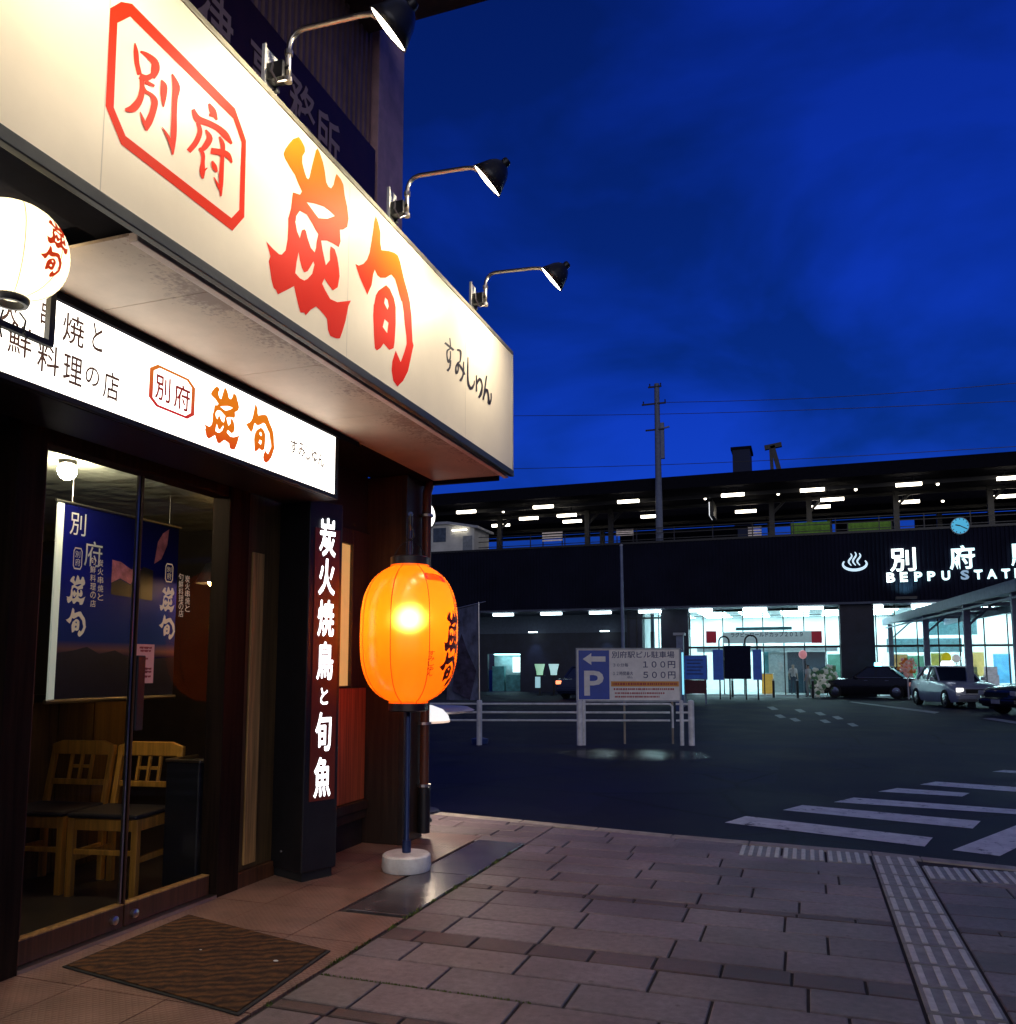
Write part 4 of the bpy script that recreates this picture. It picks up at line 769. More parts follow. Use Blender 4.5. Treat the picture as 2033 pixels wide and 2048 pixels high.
b = MB(); b.flat(text2d('別'), wall_x(XBn + .002, yb0 + .04, yb0 + .16, a.z - .18, a.z - .04)); b.flat(text2d('府'), wall_x(XBn + .002, yb0 + .16, yb0 + .30, a.z - .36, a.z - .20)); b.build('lettering', m_pale, bn)
m_dk = mat('stall_ink', (.015, .012, .02), .6, var=0); m_pk = mat('pink_ink', (.5, .16, .28), .6, var=.3, scale=20)
u0 = P(222, 1180, 'x', XBn).y; u1 = P(305, 1180, 'x', XBn).y; v0 = P(260, 1215, 'x', XBn).z; v1 = P(260, 1125, 'x', XBn).z
b = MB(); b.flat(([(0, .25), (1, .2), (1, .9), (.75, .95), (.45, .5), (.2, .6), (0, .5)], [tuple(range(7))]), wall_x(XBn + .0016, u0, u1, v0, v1)); b.build('stall_print', m_dk, bn)
b = MB(); b.flat(([(0, .5), (.2, .62), (.45, .52), (.7, .9), (.45, .85), (.2, .98), (0, 1)], [tuple(range(7))]), wall_x(XBn + .0014, u0, u1, v0, v1))
q0_ = P(325, 1090, 'x', XBn); b.flat(([(0, 0), (.5, .15), (.9, .55), (1, 1), (.55, .85), (.2, .6)], [tuple(range(6))]), wall_x(XBn + .0014, q0_.y - .07, q0_.y + .06, q0_.z - .14, q0_.z + .12)); b.build('dusk_print', m_pk, bn)
# cream lettering stuck on the two door leaves
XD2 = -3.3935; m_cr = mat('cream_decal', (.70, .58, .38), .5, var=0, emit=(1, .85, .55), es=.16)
def decal(x0, x1, base, nm, lab):
    t = thing('door_decal', lab, 'decal', P(x0, base, 'x', XD2), 0, 'cream lettering on the door glass'); return t
for (cx0, cx1, yt, cap, sc, lab) in ((134, 172, 1150, 1095, 1, 'cream brush lettering on the left door leaf, beside the white banner edge'), (320, 350, 1173, 1127, .86, 'cream brush lettering on the right door leaf, over the dark end of the banner')):
    t = decal(cx0, cx1, yt, 'decal', lab)
    b = MB(); fit(b, SUMIN, cx0, cx1, yt, yt + 59 * sc, XD2); fit(b, SHUNN, cx0 - 2, cx1 + 1, yt + 66 * sc, yt + 66 * sc + 57 * sc, XD2); b.build('logo_lettering', m_cr, t)
    b = MB(); fit(b, norm(ocr), cx0 + 13 * sc, cx0 + 31 * sc, cap, cap + 44 * sc, XD2)
    fit(b, text2d('別'), cx0 + 17 * sc, cx0 + 27 * sc, cap + 7, cap + 20 * sc, XD2); fit(b, text2d('府'), cx0 + 17 * sc, cx0 + 27 * sc, cap + 22 * sc, cap + 37 * sc, XD2); b.build('crest', m_cr, t)
    b = MB()
    for col, word, off in ((cx1 + 24 * sc, '炭火串焼と', 0), (cx1 + 9 * sc, '旬鮮料理の店', -4)):
        for i, chh in enumerate(word): fit(b, text2d(chh, .005), col, col + 11 * sc, cap + 24 + off + i * 17 * sc, cap + 38 + off + i * 17 * sc, XD2)
    b.build('small_lettering', m_cr, t)
XN = -3.392; a, c = P(274, 1288, 'x', XN), P(306, 1366, 'x', XN)
no = thing('door_notice', 'small pink notice stuck on the right door leaf by the handle', 'notice', (XN, a.y, c.z))
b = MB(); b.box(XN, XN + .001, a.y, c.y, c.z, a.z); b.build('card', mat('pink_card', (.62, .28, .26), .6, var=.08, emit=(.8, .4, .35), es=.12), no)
b = MB(); hN = a.z - c.z
for i, (wd, k) in enumerate(((.7, .88), (.6, .80), (.3, .60), (.75, .34), (.75, .26), (.7, .14))): b.flat(([(0, .2), (.3, 0), (.34, .8), (.4, .1), (.7, 0), (.74, .9), (.8, .1), (1, .2), (1, 1), (.8, .8), (.6, 1), (.36, .9), (.2, 1), (0, .9)], [tuple(range(14))]), wall_x(XN + .0016, a.y + (c.y - a.y) * (1 - wd) / 2, a.y + (c.y - a.y) * (1 + wd) / 2, c.z + hN * k, c.z + hN * (k + .06)))
b.build('lettering', mat('red_notice_ink', (.3, .03, .04), .5, var=0), no)
XW = -3.455; a, c = P(-30, 1252, 'x', XW), P(17, 1402, 'x', XW)
po = thing('blue_poster', 'blue and pink poster on the dark wall at the left picture edge', 'poster', (XW, 2.7, c.z))
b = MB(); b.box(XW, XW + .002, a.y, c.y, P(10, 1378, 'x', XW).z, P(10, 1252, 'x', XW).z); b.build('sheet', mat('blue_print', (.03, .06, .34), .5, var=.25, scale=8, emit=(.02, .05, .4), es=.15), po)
b = MB(); b.box(XW, XW + .003, a.y, P(8, 1400, 'x', XW).y, P(5, 1425, 'x', XW).z, P(5, 1380, 'x', XW).z); b.build('pink_label', mat('pink_print', (.6, .3, .3), .5, var=.2), po, bevel=.004)
# ================================================================== DOOR MAT
mc = [P(*p, 'z', 0) for p in ((124, 1937), (378, 1832), (662, 1905), (478, 2035))]
m_mat = mat('brown_mat_pile', (.13, .052, .012), .95, var=.35, scale=30, bump=.8, bscale=300)
nt = m_mat.node_tree; N = nt.nodes; L = nt.links; bsd = N['Principled BSDF']; srcc = bsd.inputs['Base Color'].links[0].from_socket
wv = N.new('ShaderNodeTexWave'); wv.inputs['Scale'].default_value = 5; wv.inputs['Distortion'].default_value = 7; wv.inputs['Detail'].default_value = 3; wv.inputs['Detail Scale'].default_value = 1.6; tcm = N.new('ShaderNodeTexCoord'); mpm = N.new('ShaderNodeMapping'); mpm.inputs[2].default_value = (0, 0, R(62)); L.new(tcm.outputs['Object'], mpm.inputs[0]); L.new(mpm.outputs[0], wv.inputs[0])
mr = N.new('ShaderNodeMapRange'); mr.inputs[3].default_value = .35; mr.inputs[4].default_value = 1.25; L.new(wv.outputs[0], mr.inputs[0]); vm = N.new('ShaderNodeMix'); vm.data_type = 'RGBA'; vm.blend_type = 'MULTIPLY'; vm.inputs[0].default_value = 1; L.new(srcc, vm.inputs[6]); L.new(mr.outputs[0], vm.inputs[7]); L.new(vm.outputs[2], bsd.inputs['Base Color'])
dm_ = thing('door_mat', 'brown ribbed door mat with black rubber border lying before the glass doors', 'mat', (mc[0] + mc[2]) / 2)
cen = (mc[0] + mc[2]) / 2
b = MB(); b.prism([(p.x, p.y, .004) for p in mc], (0, 0, .006)); b.build('rubber_border', m_rubber, dm_, bevel=.003)
b = MB(); b.prism([tuple(cen + (V((p.x, p.y, 0)) - V((cen.x, cen.y, 0))) * .965 + V((0, 0, .0105))) for p in mc], (0, 0, .005)); b.build('pile', m_mat, dm_, bevel=.002)
for px, py, r_, lab in ((552, 1922, .009, 'tiny white litter scrap on the right side of the mat'), (402, 1900, .005, 'speck of pale litter in the middle of the mat')):
    q = P(px, py, 'z', .017); b = MB(); b.ball((q.x, q.y, .0185), r_, 8, (1.5, 1, .3)); tag(b.build('litter', m_white, loc=(q.x, q.y, .017)), lab, 'litter', 'litter on the mat')
# ================================================================== STATION
YS = 48.0; GZ = -.125
stn = thing('station_building', 'long dark ribbed station building with bright glass entrances under its eave', 'building', (-5, YS + 4, GZ))
zw1 = 8.5; zw0 = 4.86
m_rib = mat('dark_ribbed_wall', (.010, .011, .026), .75, spec=.08, metal=.0, var=.2, scale=.5)
b = MB(); x = -60.; pr = []
while x < 40: pr += [(x, YS), (x + .11, YS), (x + .12, YS - .05), (x + .19, YS - .05)]; x += .2
for p, q in zip(pr, pr[1:]): b.f([(p[0], p[1], zw0), (q[0], q[1], zw0), (q[0], q[1], zw1), (p[0], p[1], zw1)])
b.box(-60, 40, YS + .002, YS + .3, zw0, zw1); b.build('facade_wall', m_rib, stn)
b = MB(); b.box(-60, 40, YS - .08, YS + .35, zw1 + .001, zw1 + .12); b.build('coping', m_black, stn)
m_soft = mat('eave_soffit', (.07, .085, .14), .6, var=.15)
b = MB(); b.box(-60, 40, YS + .01, YS + 4.2, zw0 - .12, zw0 - .003); b.build('eave_soffit', m_soft, stn)
b = MB(); b.box(-60, -8.7, YS + 4.0, YS + 4.15, 3.6, zw0 - .121); b.box(-6.9, -6.25, YS + 2.0, YS + 2.15, 3.6, zw0 - .121); b.build('header_band', m_soft, stn)
m_dwall = mat('dark_ground_wall', (.014, .015, .034), .6, var=.25, scale=2)
b = MB(); b.box(-60, -19.6, YS + 3.9, YS + 4.2, GZ, 3.6); b.box(-17.35, -11.0, YS + 3.9, YS + 4.2, GZ, 3.6); b.box(-19.6, -17.35, YS + 3.9, YS + 4.2, 2.3, 3.6); b.box(-11, -8.7, YS + 3.9, YS + 4.2, 2.4, 3.6); b.box(-11, -10.6, YS + 3.9, YS + 4.2, GZ, 2.4); b.build('ground_wall', m_dwall, stn)
# glass halls: entrance (left) and concourse (right) with lit interiors
YG = YS + 1.6
xg0, xg1, xc1 = P(1378, 1300, 'y', YG).x, P(1681, 1300, 'y', YG).x, P(1748, 1300, 'y', YG).x
xs0, xs1 = P(1254, 1250, 'y', YG).x, P(1322, 1250, 'y', YG).x
m_lit = glow('lit_hall_ceiling', (.70, .93, 1), 20); m_wallw = mat('hall_white_wall', (.8, .84, .84), .6, var=.08, scale=1)
m_hallfloor = mat('hall_floor', (.5, .52, .52), .25, var=.1)
for xa, xb, dy in ((-9, xs0, 0), (xs1, xg0, 0), (xg1, xc1, -1.2)): b = MB(); b.box(xa, xb, YG + dy, YG + .3, GZ, zw0 - .122); b.build('pier', m_dwall, stn)
b = MB(); b.box(-9, 40, YG + 9, YG + 9.2, GZ, zw0); b.box(-9.1, -8.9, YG + .31, YG + 9, GZ, zw0); b.build('hall_wall', m_wallw, stn)
b = MB(); b.box(-9, 40, YG - .02, YG + 9, GZ - .02, GZ + .03); b.build('hall_floor', m_hallfloor, stn)
b = MB(); b.box(-9, 40, YG + .32, YG + 9, zw0 - .12, zw0 - .05); b.build('hall_ceiling', m_wallw, stn)
b = MB()
for i in range(18):
    for yy in (YG + 3.0, YG + 5.2, YG + 7.4): b.box(-8.5 + i * 2.4, -6.9 + i * 2.4, yy, yy + .8, zw0 - .15, zw0 - .121)
b.build('ceiling_light_panel', m_lit, stn)
m_wing = glass('hall_glass', (.86, .97, .97), .6)
def pane(x0, x1, mull, nm='window', bar=None, z1=zw0 - .13):
    b = MB(); b.box(x0, x1, YG + .04, YG + .05, GZ + .03, z1); wn = b.build(nm, m_wing, stn)
    b = MB()
    for xm in mull: b.box(xm - .03, xm + .03, YG - .03, YG + .035, GZ + .031, z1)
    for zb_, th in bar or []: b.box(x0, x1, YG - .02, YG + .03, zb_, zb_ + th)
    b.build('mullion', m_black, wn); return wn
zbar = P(1520, 1292, 'y', YG).z
pane(xs0, xs1, [P(x, 1250, 'y', YG).x for x in (1258, 1274, 1318)], bar=[(P(1290, 1238, 'y', YG).z, .1)])
pane(xg0, xg1, [P(x, 1250, 'y', YG).x for x in (1380, 1407, 1446, 1486, 1526, 1567, 1608, 1650, 1679)], bar=[(zbar - .12, .12), (P(1500, 1232, 'y', YG).z, .04)])
pane(xc1, 16, [P(x, 1250, 'y', YG).x for x in (1752, 1790, 1834, 1876, 1918, 1968, 2015)] + [11, 12.2, 13.4, 14.6], bar=[(zbar - .12, .12), (P(1900, 1230, 'y', YG).z, .05)])
# inner doors and frames seen through the entrance
b = MB(); xd0, xd1 = P(1576, 1340, 'y', YG + 4).x, P(1652, 1340, 'y', YG + 4).x
b.box(xd0, xd1, YG + 4, YG + 4.08, GZ + .03, 2.35); b.build('inner_door', mat('dark_inner_door', (.02, .05, .08), .3, var=.2), stn)
b = MB(); xe0, xe1 = P(1528, 1340, 'y', YG + 4).x, P(1560, 1340, 'y', YG + 4).x
b.box(xe0, xe1, YG + 4.1, YG + 4.2, GZ + .03, 2.5); b.build('lift_front', mat('blue_green_panel', (.10, .28, .32), .4, var=.15), stn)
b = MB(); b.box(xg0, xg1, YG + 3.9, YG + 3.98, 2.36, 2.62); b.box(P(1540, 1340, 'y', YG + 4).x - .05, xd0, YG + 3.95, YG + 4.05, GZ + .03, 2.35); b.build('inner_header', m_grey, stn)
b = MB(); b.box(P(1775, 1300, 'y', YG + 5).x, P(1925, 1300, 'y', YG + 5).x, YG + 5, YG + 5.3, 2.3, 3.1); b.box(P(1860, 1300, 'y', YG + 5).x, P(1960, 1300, 'y', YG + 5).x, YG + 5.4, YG + 5.6, 3.3, 4.3); b.build('shop_header', mat('teal_header', (.12, .25, .28), .5, var=.2), stn)
random.seed(21)
for px, y0_, y1_, yy, colr in ((1395, .9, 2.1, 8.9, (.6, .12, .1)), (1672, .8, 2.2, 4.5, (.15, .4, .3)), (1800, .7, 2.2, 6, (.6, .3, .1)), (1832, .8, 2.1, 6, (.2, .5, .3)), (1880, .9, 2.25, 6, (.8, .65, .1)), (1952, .9, 2.3, 6, (.8, .5, .15)), (2005, .5, 2.2, 7, (.1, .35, .6))):
    x = P(px, 1330, 'y', YG + yy).x; b = MB(); b.box(x - .45, x + .45, YG + yy - .05, YG + yy - .01, y0_, y1_); b.build('wall_poster', mat('poster_' + str(px), colr, .5, var=.2, scale=2), stn)
for px in (1700, 1780, 1815, 1850, 1900, 1945, 1985):
    x = P(px, 1360, 'y', YG + 4).x; b = MB(); b.box(x - .35, x + .35, YG + 4, YG + 4.6, GZ + .03, 1.0); b.box(x - .3, x + .3, YG + 4.1, YG + 4.5, 1.001, 1.45); b.build('display_stand', mat('stand_' + str(px), (random.uniform(.1, .5), random.uniform(.1, .4), random.uniform(.05, .4)), .5, var=.25, scale=4), stn)
# small lit shop fronts in the dark ground wall
m_kiosk = glow('kiosk_light', (.5, .95, 1), 7)
for xa, xb, za in ((-19.6, -17.35, 2.3), (-10.6, -8.7, 2.4)):
    b = MB(); b.box(xa, xb, YS + 5.2, YS + 5.3, GZ, za); b.box(xa, xb, YS + 4.2, YS + 5.2, za, za + .05); kb = b.build('shop_recess', mat('recess_wall', (.35, .5, .52), .6, var=.25, scale=2), stn)
    b = MB(); b.box(xa + .3, xb - .3, YS + 4.3, YS + 4.9, za - .06, za - .01); b.build('recess_light', m_kiosk, kb)
    b = MB(); b.box(xa + .08, xa + .9, YS + 4.6, YS + 4.9, GZ, 1.5); b.box(xa + 1.0, xb - .1, YS + 4.7, YS + 5, GZ, .95); b.build('counter', mat('kiosk_counter', (.08, .28, .3), .5, var=.3, scale=3), kb)
    b = MB(); b.box(xb - .95, xb - .1, YS + 5.17, YS + 5.19, 1.1, 2.1); b.build('poster_panel', glow('kiosk_poster', (.8, 1, 1), 1.1), kb)
# eave tube lights
ev = thing('eave_light', 'white tube light under the station eave', 'lamp', (0, YS + .7, zw0 - .2), 0, 'tube lights under the station eave')
b = MB(); b.box(-.64, .64, -.1, .1, -.1, .05); b.build('tube', m_cyanlamp, ev, local=True); b = MB(); b.box(-.63, .63, -.09, .09, .051, .085); b.build('housing', m_grey, ev, local=True)
el = [1007, 1103, 1201, 1300, 1402, 1510, 1622, 1740, 1850]
where = ['behind the blue banner flag', 'over the left downlight', 'just left of the thin pole top', 'over the small lit window by the pole', 'at the left end of the bright entrance glass', 'over the middle of the bright entrance', 'at the right end of the bright entrance', 'over the dark pier right of the entrance', 'above the blue shelter roof']
for i, px in enumerate(el):
    q = P(px, 1229 - (px - 1007) * .0286, 'y', YS + .7); kw = dict(loc=(q.x, YS + .7, zw0 - .21))
    lab = 'white tube light under the station eave ' + where[i]
    if i == 0: ev.location = kw['loc']; ev['label'] = lab
    else: copy_tree(ev, label=lab, **kw)
q = P(908, 1232, 'y', YS + .7); copy_tree(ev, loc=(q.x, YS + .7, zw0 - .21), label='white tube light under the station eave beside the orange lantern')
dl = thing('down_light', 'small downlight on the station wall', 'lamp', (0, 0, 0), 0, 'small downlights washing the dark station wall')
b = MB(); b.box(-.28, .28, -.06, .06, 0, .06); b.build('lens', m_cyanlamp, dl, local=True); b = MB(); b.box(-.3, .3, -.08, .08, .061, .1); b.build('housing', m_black, dl, local=True)
ld = bpy.data.lights.new('wall_wash', 'SPOT'); ld.energy = 90; ld.color = (.35, .55, 1); ld.spot_size = R(70); ld.spot_blend = 1; ld.shadow_soft_size = .1
lo = bpy.data.objects.new('wall_wash', ld); COL.objects.link(lo); lo.parent = dl; lo.rotation_euler = (R(12), 0, 0); lo.location = (0, 0, -.05)
for i, (px, lb) in enumerate(((1068, 'small downlight left of the thin pole, washing the dark station wall blue'), (1211, 'small downlight right beside the thin pole, washing the dark station wall blue'))):
    q = P(px, 1249, 'y', YS + 3.5); loc = (q.x, YS + 3.3, 3.62)
    if i == 0: dl.location = loc; dl['label'] = lb
    else: copy_tree(dl, loc=loc, label=lb)
# lettering on the facade
YL = YS - .12
m_sgn = glow('lit_sign_letter', (.62, .96, 1), 1.7); m_sgn2 = glow('lit_sign_letter_bright', (.85, 1, 1), 2.4); m_dim = glow('dim_sign_letter', (.25, .5, .75), .5)
sg = thing('station_sign', 'glowing pale blue station name letters in two lines on the dark facade', 'sign', (P(1860, 1150, 'y', YL).x, YL, 5.8))
def fx(vf, xa, xb, ya, yb, Y=YL):
    xm, ym = (xa + xb) / 2, (ya + yb) / 2
    return wall_y(Y, P(xa, ym, 'y', Y).x, P(xb, ym, 'y', Y).x, P(xm, yb, 'y', Y).z, P(xm, ya, 'y', Y).z)
for chh, xa, xb, ya, yb, m in (('別', 1780, 1832, 1096, 1143, m_sgn2), ('府', 1899, 1950, 1091, 1139, m_sgn), ('駅', 2022, 2074, 1087, 1134, m_sgn)):
    b = MB(); b.flat(text2d(chh, .014), fx(0, xa, xb, ya, yb)); o = b.build('character', m, sg); sm = o.modifiers.new('s', 'SOLIDIFY'); sm.thickness = .08
for i, (chh, xc_, wd) in enumerate((('B', 1782, 17), ('E', 1808, 15), ('P', 1837, 16), ('P', 1863, 16), ('U', 1892, 17), ('S', 1930, 17), ('T', 1957, 17), ('A', 1984, 20), ('T', 2012, 17), ('I', 2032, 5), ('O', 2060, 20), ('N', 2088, 18))):
    yc = 1155 - (xc_ - 1782) * .034
    b = MB(); b.flat(text2d(chh, .035), fx(0, xc_ - wd / 2, xc_ + wd / 2, yc - 9.5, yc + 9.5)); o = b.build('letter', m_dim if chh == 'S' else (m_sgn2 if i < 2 else m_sgn), sg); sm = o.modifiers.new('s', 'SOLIDIFY'); sm.thickness = .06
b = MB(); c = P(1813, 1196, 'y', YL - .3); b.box(c.x - .5, c.x + .5, c.y - .1, c.y + .1, c.z - .05, c.z + .08); b.box(c.x - .03, c.x + .03, c.y + .1, YS - .05, c.z - .02, c.z + .02); b.build('flood_lamp', m_black, sg)
ld = bpy.data.lights.new('sign_flood', 'SPOT'); ld.energy = 150; ld.color = (.35, .95, .9); ld.spot_size = R(120); ld.spot_blend = 1; ld.shadow_soft_size = .15
lo = bpy.data.objects.new('sign_flood', ld); COL.objects.link(lo); lo.location = (c.x, c.y - .12, c.z + .12); lo.rotation_euler = V((0, .42, .9)).to_track_quat('-Z', 'Y').to_euler(); lo.parent = sg; lo.location = lo.location - V(sg.location)
m_emb = glow('emblem_light', (.6, .85, 1), .9)
em_ = thing('hot_spring_emblem', 'glowing hot spring emblem of three wavy steam lines over a bowl on the facade', 'sign', P(1710, 1120, 'y', YL))
b = MB(); ec = P(1710, 1128, 'y', YL); T_ = (ec - V((0, 0, H))).dot(fw) / F
pts = []
for k in range(37):
    a = R(150 + 240 * k / 36); pts.append((cos(a) * 22 * T_, sin(a) * 12 * T_ + 0, (2.5 + 3.2 * sin(pi * k / 36)) * T_))
b.flat(stroke(pts, 1), lambda u, v: (ec.x + u, YL, ec.z + v))
for k in (-1, 0, 1):
    pts = [(k * 8 * T_ + 3.2 * T_ * sin(t * 6.5 + 2.6), (-3 + 27 * t * (1 if k == 0 else .9)) * T_, (1.8 + 1.8 * sin(pi * t)) * T_) for t in [j / 14 for j in range(15)]]
    b.flat(stroke(pts, 1), lambda u, v, k=k: (ec.x + u, YL - .002 - .002 * (k + 1), ec.z + v))
b.build('mark', m_emb, em_)
ck = P(1920, 1052, 'y', YS - .05); T_ = (ck - V((0, 0, H))).dot(fw) / F; rk = 17 * T_
cl = thing('station_clock', 'round cyan glowing clock on top of the station facade', 'clock', ck)
b = MB(); b.lathe([(0, .02), (rk * .93, .02)], (ck.x, ck.y - .06, ck.z), 36, V((0, -1, 0))); b.build('face', glow('clock_face', (.07, .46, .75), .8, (.05, .2, .3)), cl)
b = MB(); b.lathe([(rk, -.12), (rk, .04), (rk * .93, .035)], (ck.x, ck.y - .06, ck.z), 36, V((0, -1, 0))); b.build('rim', m_grey, cl, smooth=True)
for k in range(12):
    a = pi * k / 6; b = MB(); b.bar((ck.x + sin(a) * rk * .74, ck.y - .09, ck.z + cos(a) * rk * .74), (ck.x + sin(a) * rk * .88, ck.y - .09, ck.z + cos(a) * rk * .88), .04, .02, (0, 1, 0)); b.build('hour_mark', m_black, cl)
for nm, a, l_, wd in (('hour_hand', 285, .5, .06), ('minute_hand', 120, .78, .045)):
    b = MB(); b.bar((ck.x, ck.y - .10, ck.z), (ck.x + sin(R(a)) * l_ * rk, ck.y - .10, ck.z + cos(R(a)) * l_ * rk), wd, .02, (0, 1, 0)); b.build(nm, m_black, cl)
b = MB(); b.box(ck.x - .06, ck.x + .06, ck.y - .03, ck.y + .1, zw1, ck.z - rk); b.build('post', m_grey, cl)
# platform deck, canopy, columns, railing
plat = thing('platform_canopy', 'long dark platform canopy roof on columns above the station', 'canopy', (-6, 57, 8.3))
zr = lambda px, py, Y: P(px, py, 'y', Y).z
b = MB(); b.box(-70, 60, YS + .31, 70, 7.9, 8.3); b.build('deck', m_concrete, plat)
def canopy(y0, y1, zt, zb, nm):
    b = MB(); b.prism([(-70, y0, zt), (-70, y0, zt - .75), (-70, y0 + .25, zt - .75), (-70, (y0 + y1) / 2, zb), (-70, y1 - .2, zb + .15), (-70, y1, zb + .15), (-70, y1, zt + .1)], (130, 0, 0)); b.build(nm, m_void, plat)
zA = zr(1200, 964, 50); canopy(50, 58.2, zA, zA - .55, 'canopy_roof'); canopy(59.5, 67, zA + .1, zA - .5, 'canopy_roof')
b = MB()
for y in (52, 55, 61, 64.5): b.box(-70, 60, y, y + .12, zA - 1.02, zA - .80)
b.build('purlin', m_black, plat)
for px in (1175, 1222, 1545, 1620, 1795, 1985, 1000): 
    x = P(px, 1060, 'y', 55).x
    b = MB(); b.box(x - .16, x + .16, 54.9, 55.2, 8.3, zA - .75); b.bar((x, 55.05, 11), (x + .9, 55.05, zA - .8), .16); b.build('column', m_black, plat)
for px in (1205, 1540, 1660, 1880):
    x = P(px, 1050, 'y', 63).x; b = MB(); b.box(x - .16, x + .16, 62.9, 63.2, 8.3, zA - .6); b.build('column', m_black, plat)
b = MB()
for z in (8.9, 9.25, 9.55): b.box(-70, 60, 49.2, 49.24, z, z + .04)
x = -40
while x < 40: b.box(x, x + .05, 49.19, 49.25, 8.3, 9.6); x += 2.2
b.build('railing', m_black, plat)
b = MB(); b.box(-70, 60, 69, 69.3, 8.3, 9.9); b.build('back_wall', m_void, plat)
for pa_, pb_ in ((1240, 1475), (1672, 1800), (1830, 2200)):
    b = MB(); b.box(P(pa_, 1040, 'y', 68.5).x, P(pb_, 1040, 'y', 68.5).x, 68.5, 68.8, 8.3, zA - .3); b.build('wind_wall', m_void, plat)
# platform lamps: every tube its own thing
pl_ = thing('platform_light', 'white tube light', 'lamp', (0, 0, 0), 0, 'tube lights under the platform canopy')
b = MB(); b.box(-.66, .66, -.09, .09, -.11, .06); b.build('tube', m_warmlamp, pl_, local=True); b = MB(); b.box(-.69, .69, -.09, .09, .061, .11); b.box(-.3, -.27, -.02, .02, .111, .62); b.box(.27, .3, -.02, .02, .111, .62); b.build('housing', m_black, pl_, local=True)
PLS = [(933, 1023, 'upper platform tube light nearest the restaurant corner'), (1002, 1050, 'lowest platform tube light left, above the white hut roof end'), (1087, 1013, 'bright platform tube light over the left canopy column'), (1058, 1036, 'platform tube light left of the left column pair'),
       (1134, 1030, 'upper one of two close platform tube lights left of the first column'), (1145, 1042, 'lower one of two close platform tube lights left of the first column'), (1257, 1002, 'platform tube light high up, left of the utility pole'), (1302, 1032, 'platform tube light just left of the utility pole'),
       (1466, 989, 'upper platform tube light right of the utility pole'), (1492, 1022, 'lower platform tube light right of the hanging edge lit board'), (1625, 979, 'top platform tube light above the green panels'), (1665, 998, 'platform tube light in the middle of the trio above the green panels'),
       (1639, 1013, 'bottom platform tube light of the trio above the green panels'), (1818, 968, 'upper platform tube light above the first sign character'), (1816, 1003, 'lower platform tube light above the first sign character'), (2009, 992, 'lower platform tube light near the right picture edge'), (2022, 955, 'upper platform tube light cut by the right picture edge')]
for i, (px, py, lb) in enumerate(PLS):
    q = P(px, py, 'z', zA - 1.12)
    if i == 0: pl_.location = q; pl_['label'] = lb
    else: copy_tree(pl_, loc=q, label=lb)
sp_ = thing('spot_light', 'small round light', 'lamp', (0, 0, 0), 0, 'small round lights under the platform canopy')
b = MB(); b.ball((0, 0, 0), .085, 10); b.build('lens', m_warmlamp, sp_, local=True, smooth='all'); b = MB(); b.lathe([(.09, .03), (.1, .12), (0, .14)], n=12); b.build('holder', m_black, sp_, local=True)
for i, (px, py, lb) in enumerate(((1411, 997, 'small round light left of the hanging edge lit board'), (1557, 988, 'small round light between the upper tube lights, left of the green panels'), (1712, 979, 'small round light right of the top tube above the green panels'), (1876, 968, 'small round light upper left of the clock'), (1886, 1002, 'small round light straight above the clock'), (1007, 1023, 'small round light over the white hut'))):
    q = P(px, py, 'z', zA - 1.0)
    if i == 0: sp_.location = q; sp_['label'] = lb
    else: copy_tree(sp_, loc=q, label=lb)
hb_ = thing('hanging_board', 'edge lit white sign board hanging under the platform canopy', 'sign', P(1426, 1020, 'y', 54))
b = MB(); c = P(1426, 1022, 'y', 54); b.box(c.x - .14, c.x - .10, c.y - .9, c.y + .9, c.z - .42, c.z + .42); b.build('face', glow('board_light', (.9, .95, 1), 1.3), hb_); b = MB(); b.box(c.x - .099, c.x + .14, c.y - .92, c.y + .92, c.z - .45, c.z + .45); b.bar((c.x, c.y, c.z + .45), (c.x, c.y, zA - .6), .05); b.build('case', m_black, hb_)
m_green = mat('green_panel', (.10, .22, .02), .6, var=.5, scale=5, emit=(.25, .6, .02), es=.05)
for xa, xb, lb in ((1584, 1660, 'lit green screen panel on the platform, left of the pair'), (1698, 1782, 'lit green screen panel on the platform, right of the pair')):
    a, c = P(xa, 1074, 'y', 50.4), P(xb, 1042, 'y', 50.4); g = thing('green_screen', lb, 'panel', (a.x, 50.4, 8.3), 0, 'green panels on the platform')
    b = MB(); b.box(a.x, c.x, 50.4, 50.45, 8.5, c.z); b.build('mesh_panel', m_green, g); b = MB(); b.box(a.x - .06, a.x, 50.38, 50.47, 8.3, c.z + .05); b.box(c.x, c.x + .06, 50.38, 50.47, 8.3, c.z + .05); b.build('post', m_black, g)
ps = [(1105, 1072, 'pale striped bench screen between the hut and the first column', 40, 22), (1250, 1064, 'pale screen right of the first canopy columns', 34, 16), (1510, 1062, 'red and white vending machine lights on the platform', 26, 22)]
for px, py, lb, ww, h_ in ps:
    a, c = P(px - ww / 2, py + h_ / 2, 'y', 51.5), P(px + ww / 2, py - h_ / 2, 'y', 51.5); g = thing('platform_screen', lb, 'screen', (a.x, 51.5, 8.3))
    b = MB()
    for i in range(4): b.box(a.x, c.x, 51.5, 51.53, a.z + (c.z - a.z) * i / 4, a.z + (c.z - a.z) * (i + .55) / 4)
    b.build('slat', mat('pale_slat', (.5, .45, .45), .5, var=.3, emit=(1, .85, .8), es=.12), g); b = MB(); b.box(a.x, a.x + .06, 51.54, 51.6, 8.3, c.z); b.box(c.x - .06, c.x, 51.54, 51.6, 8.3, c.z); b.build('leg', m_black, g)
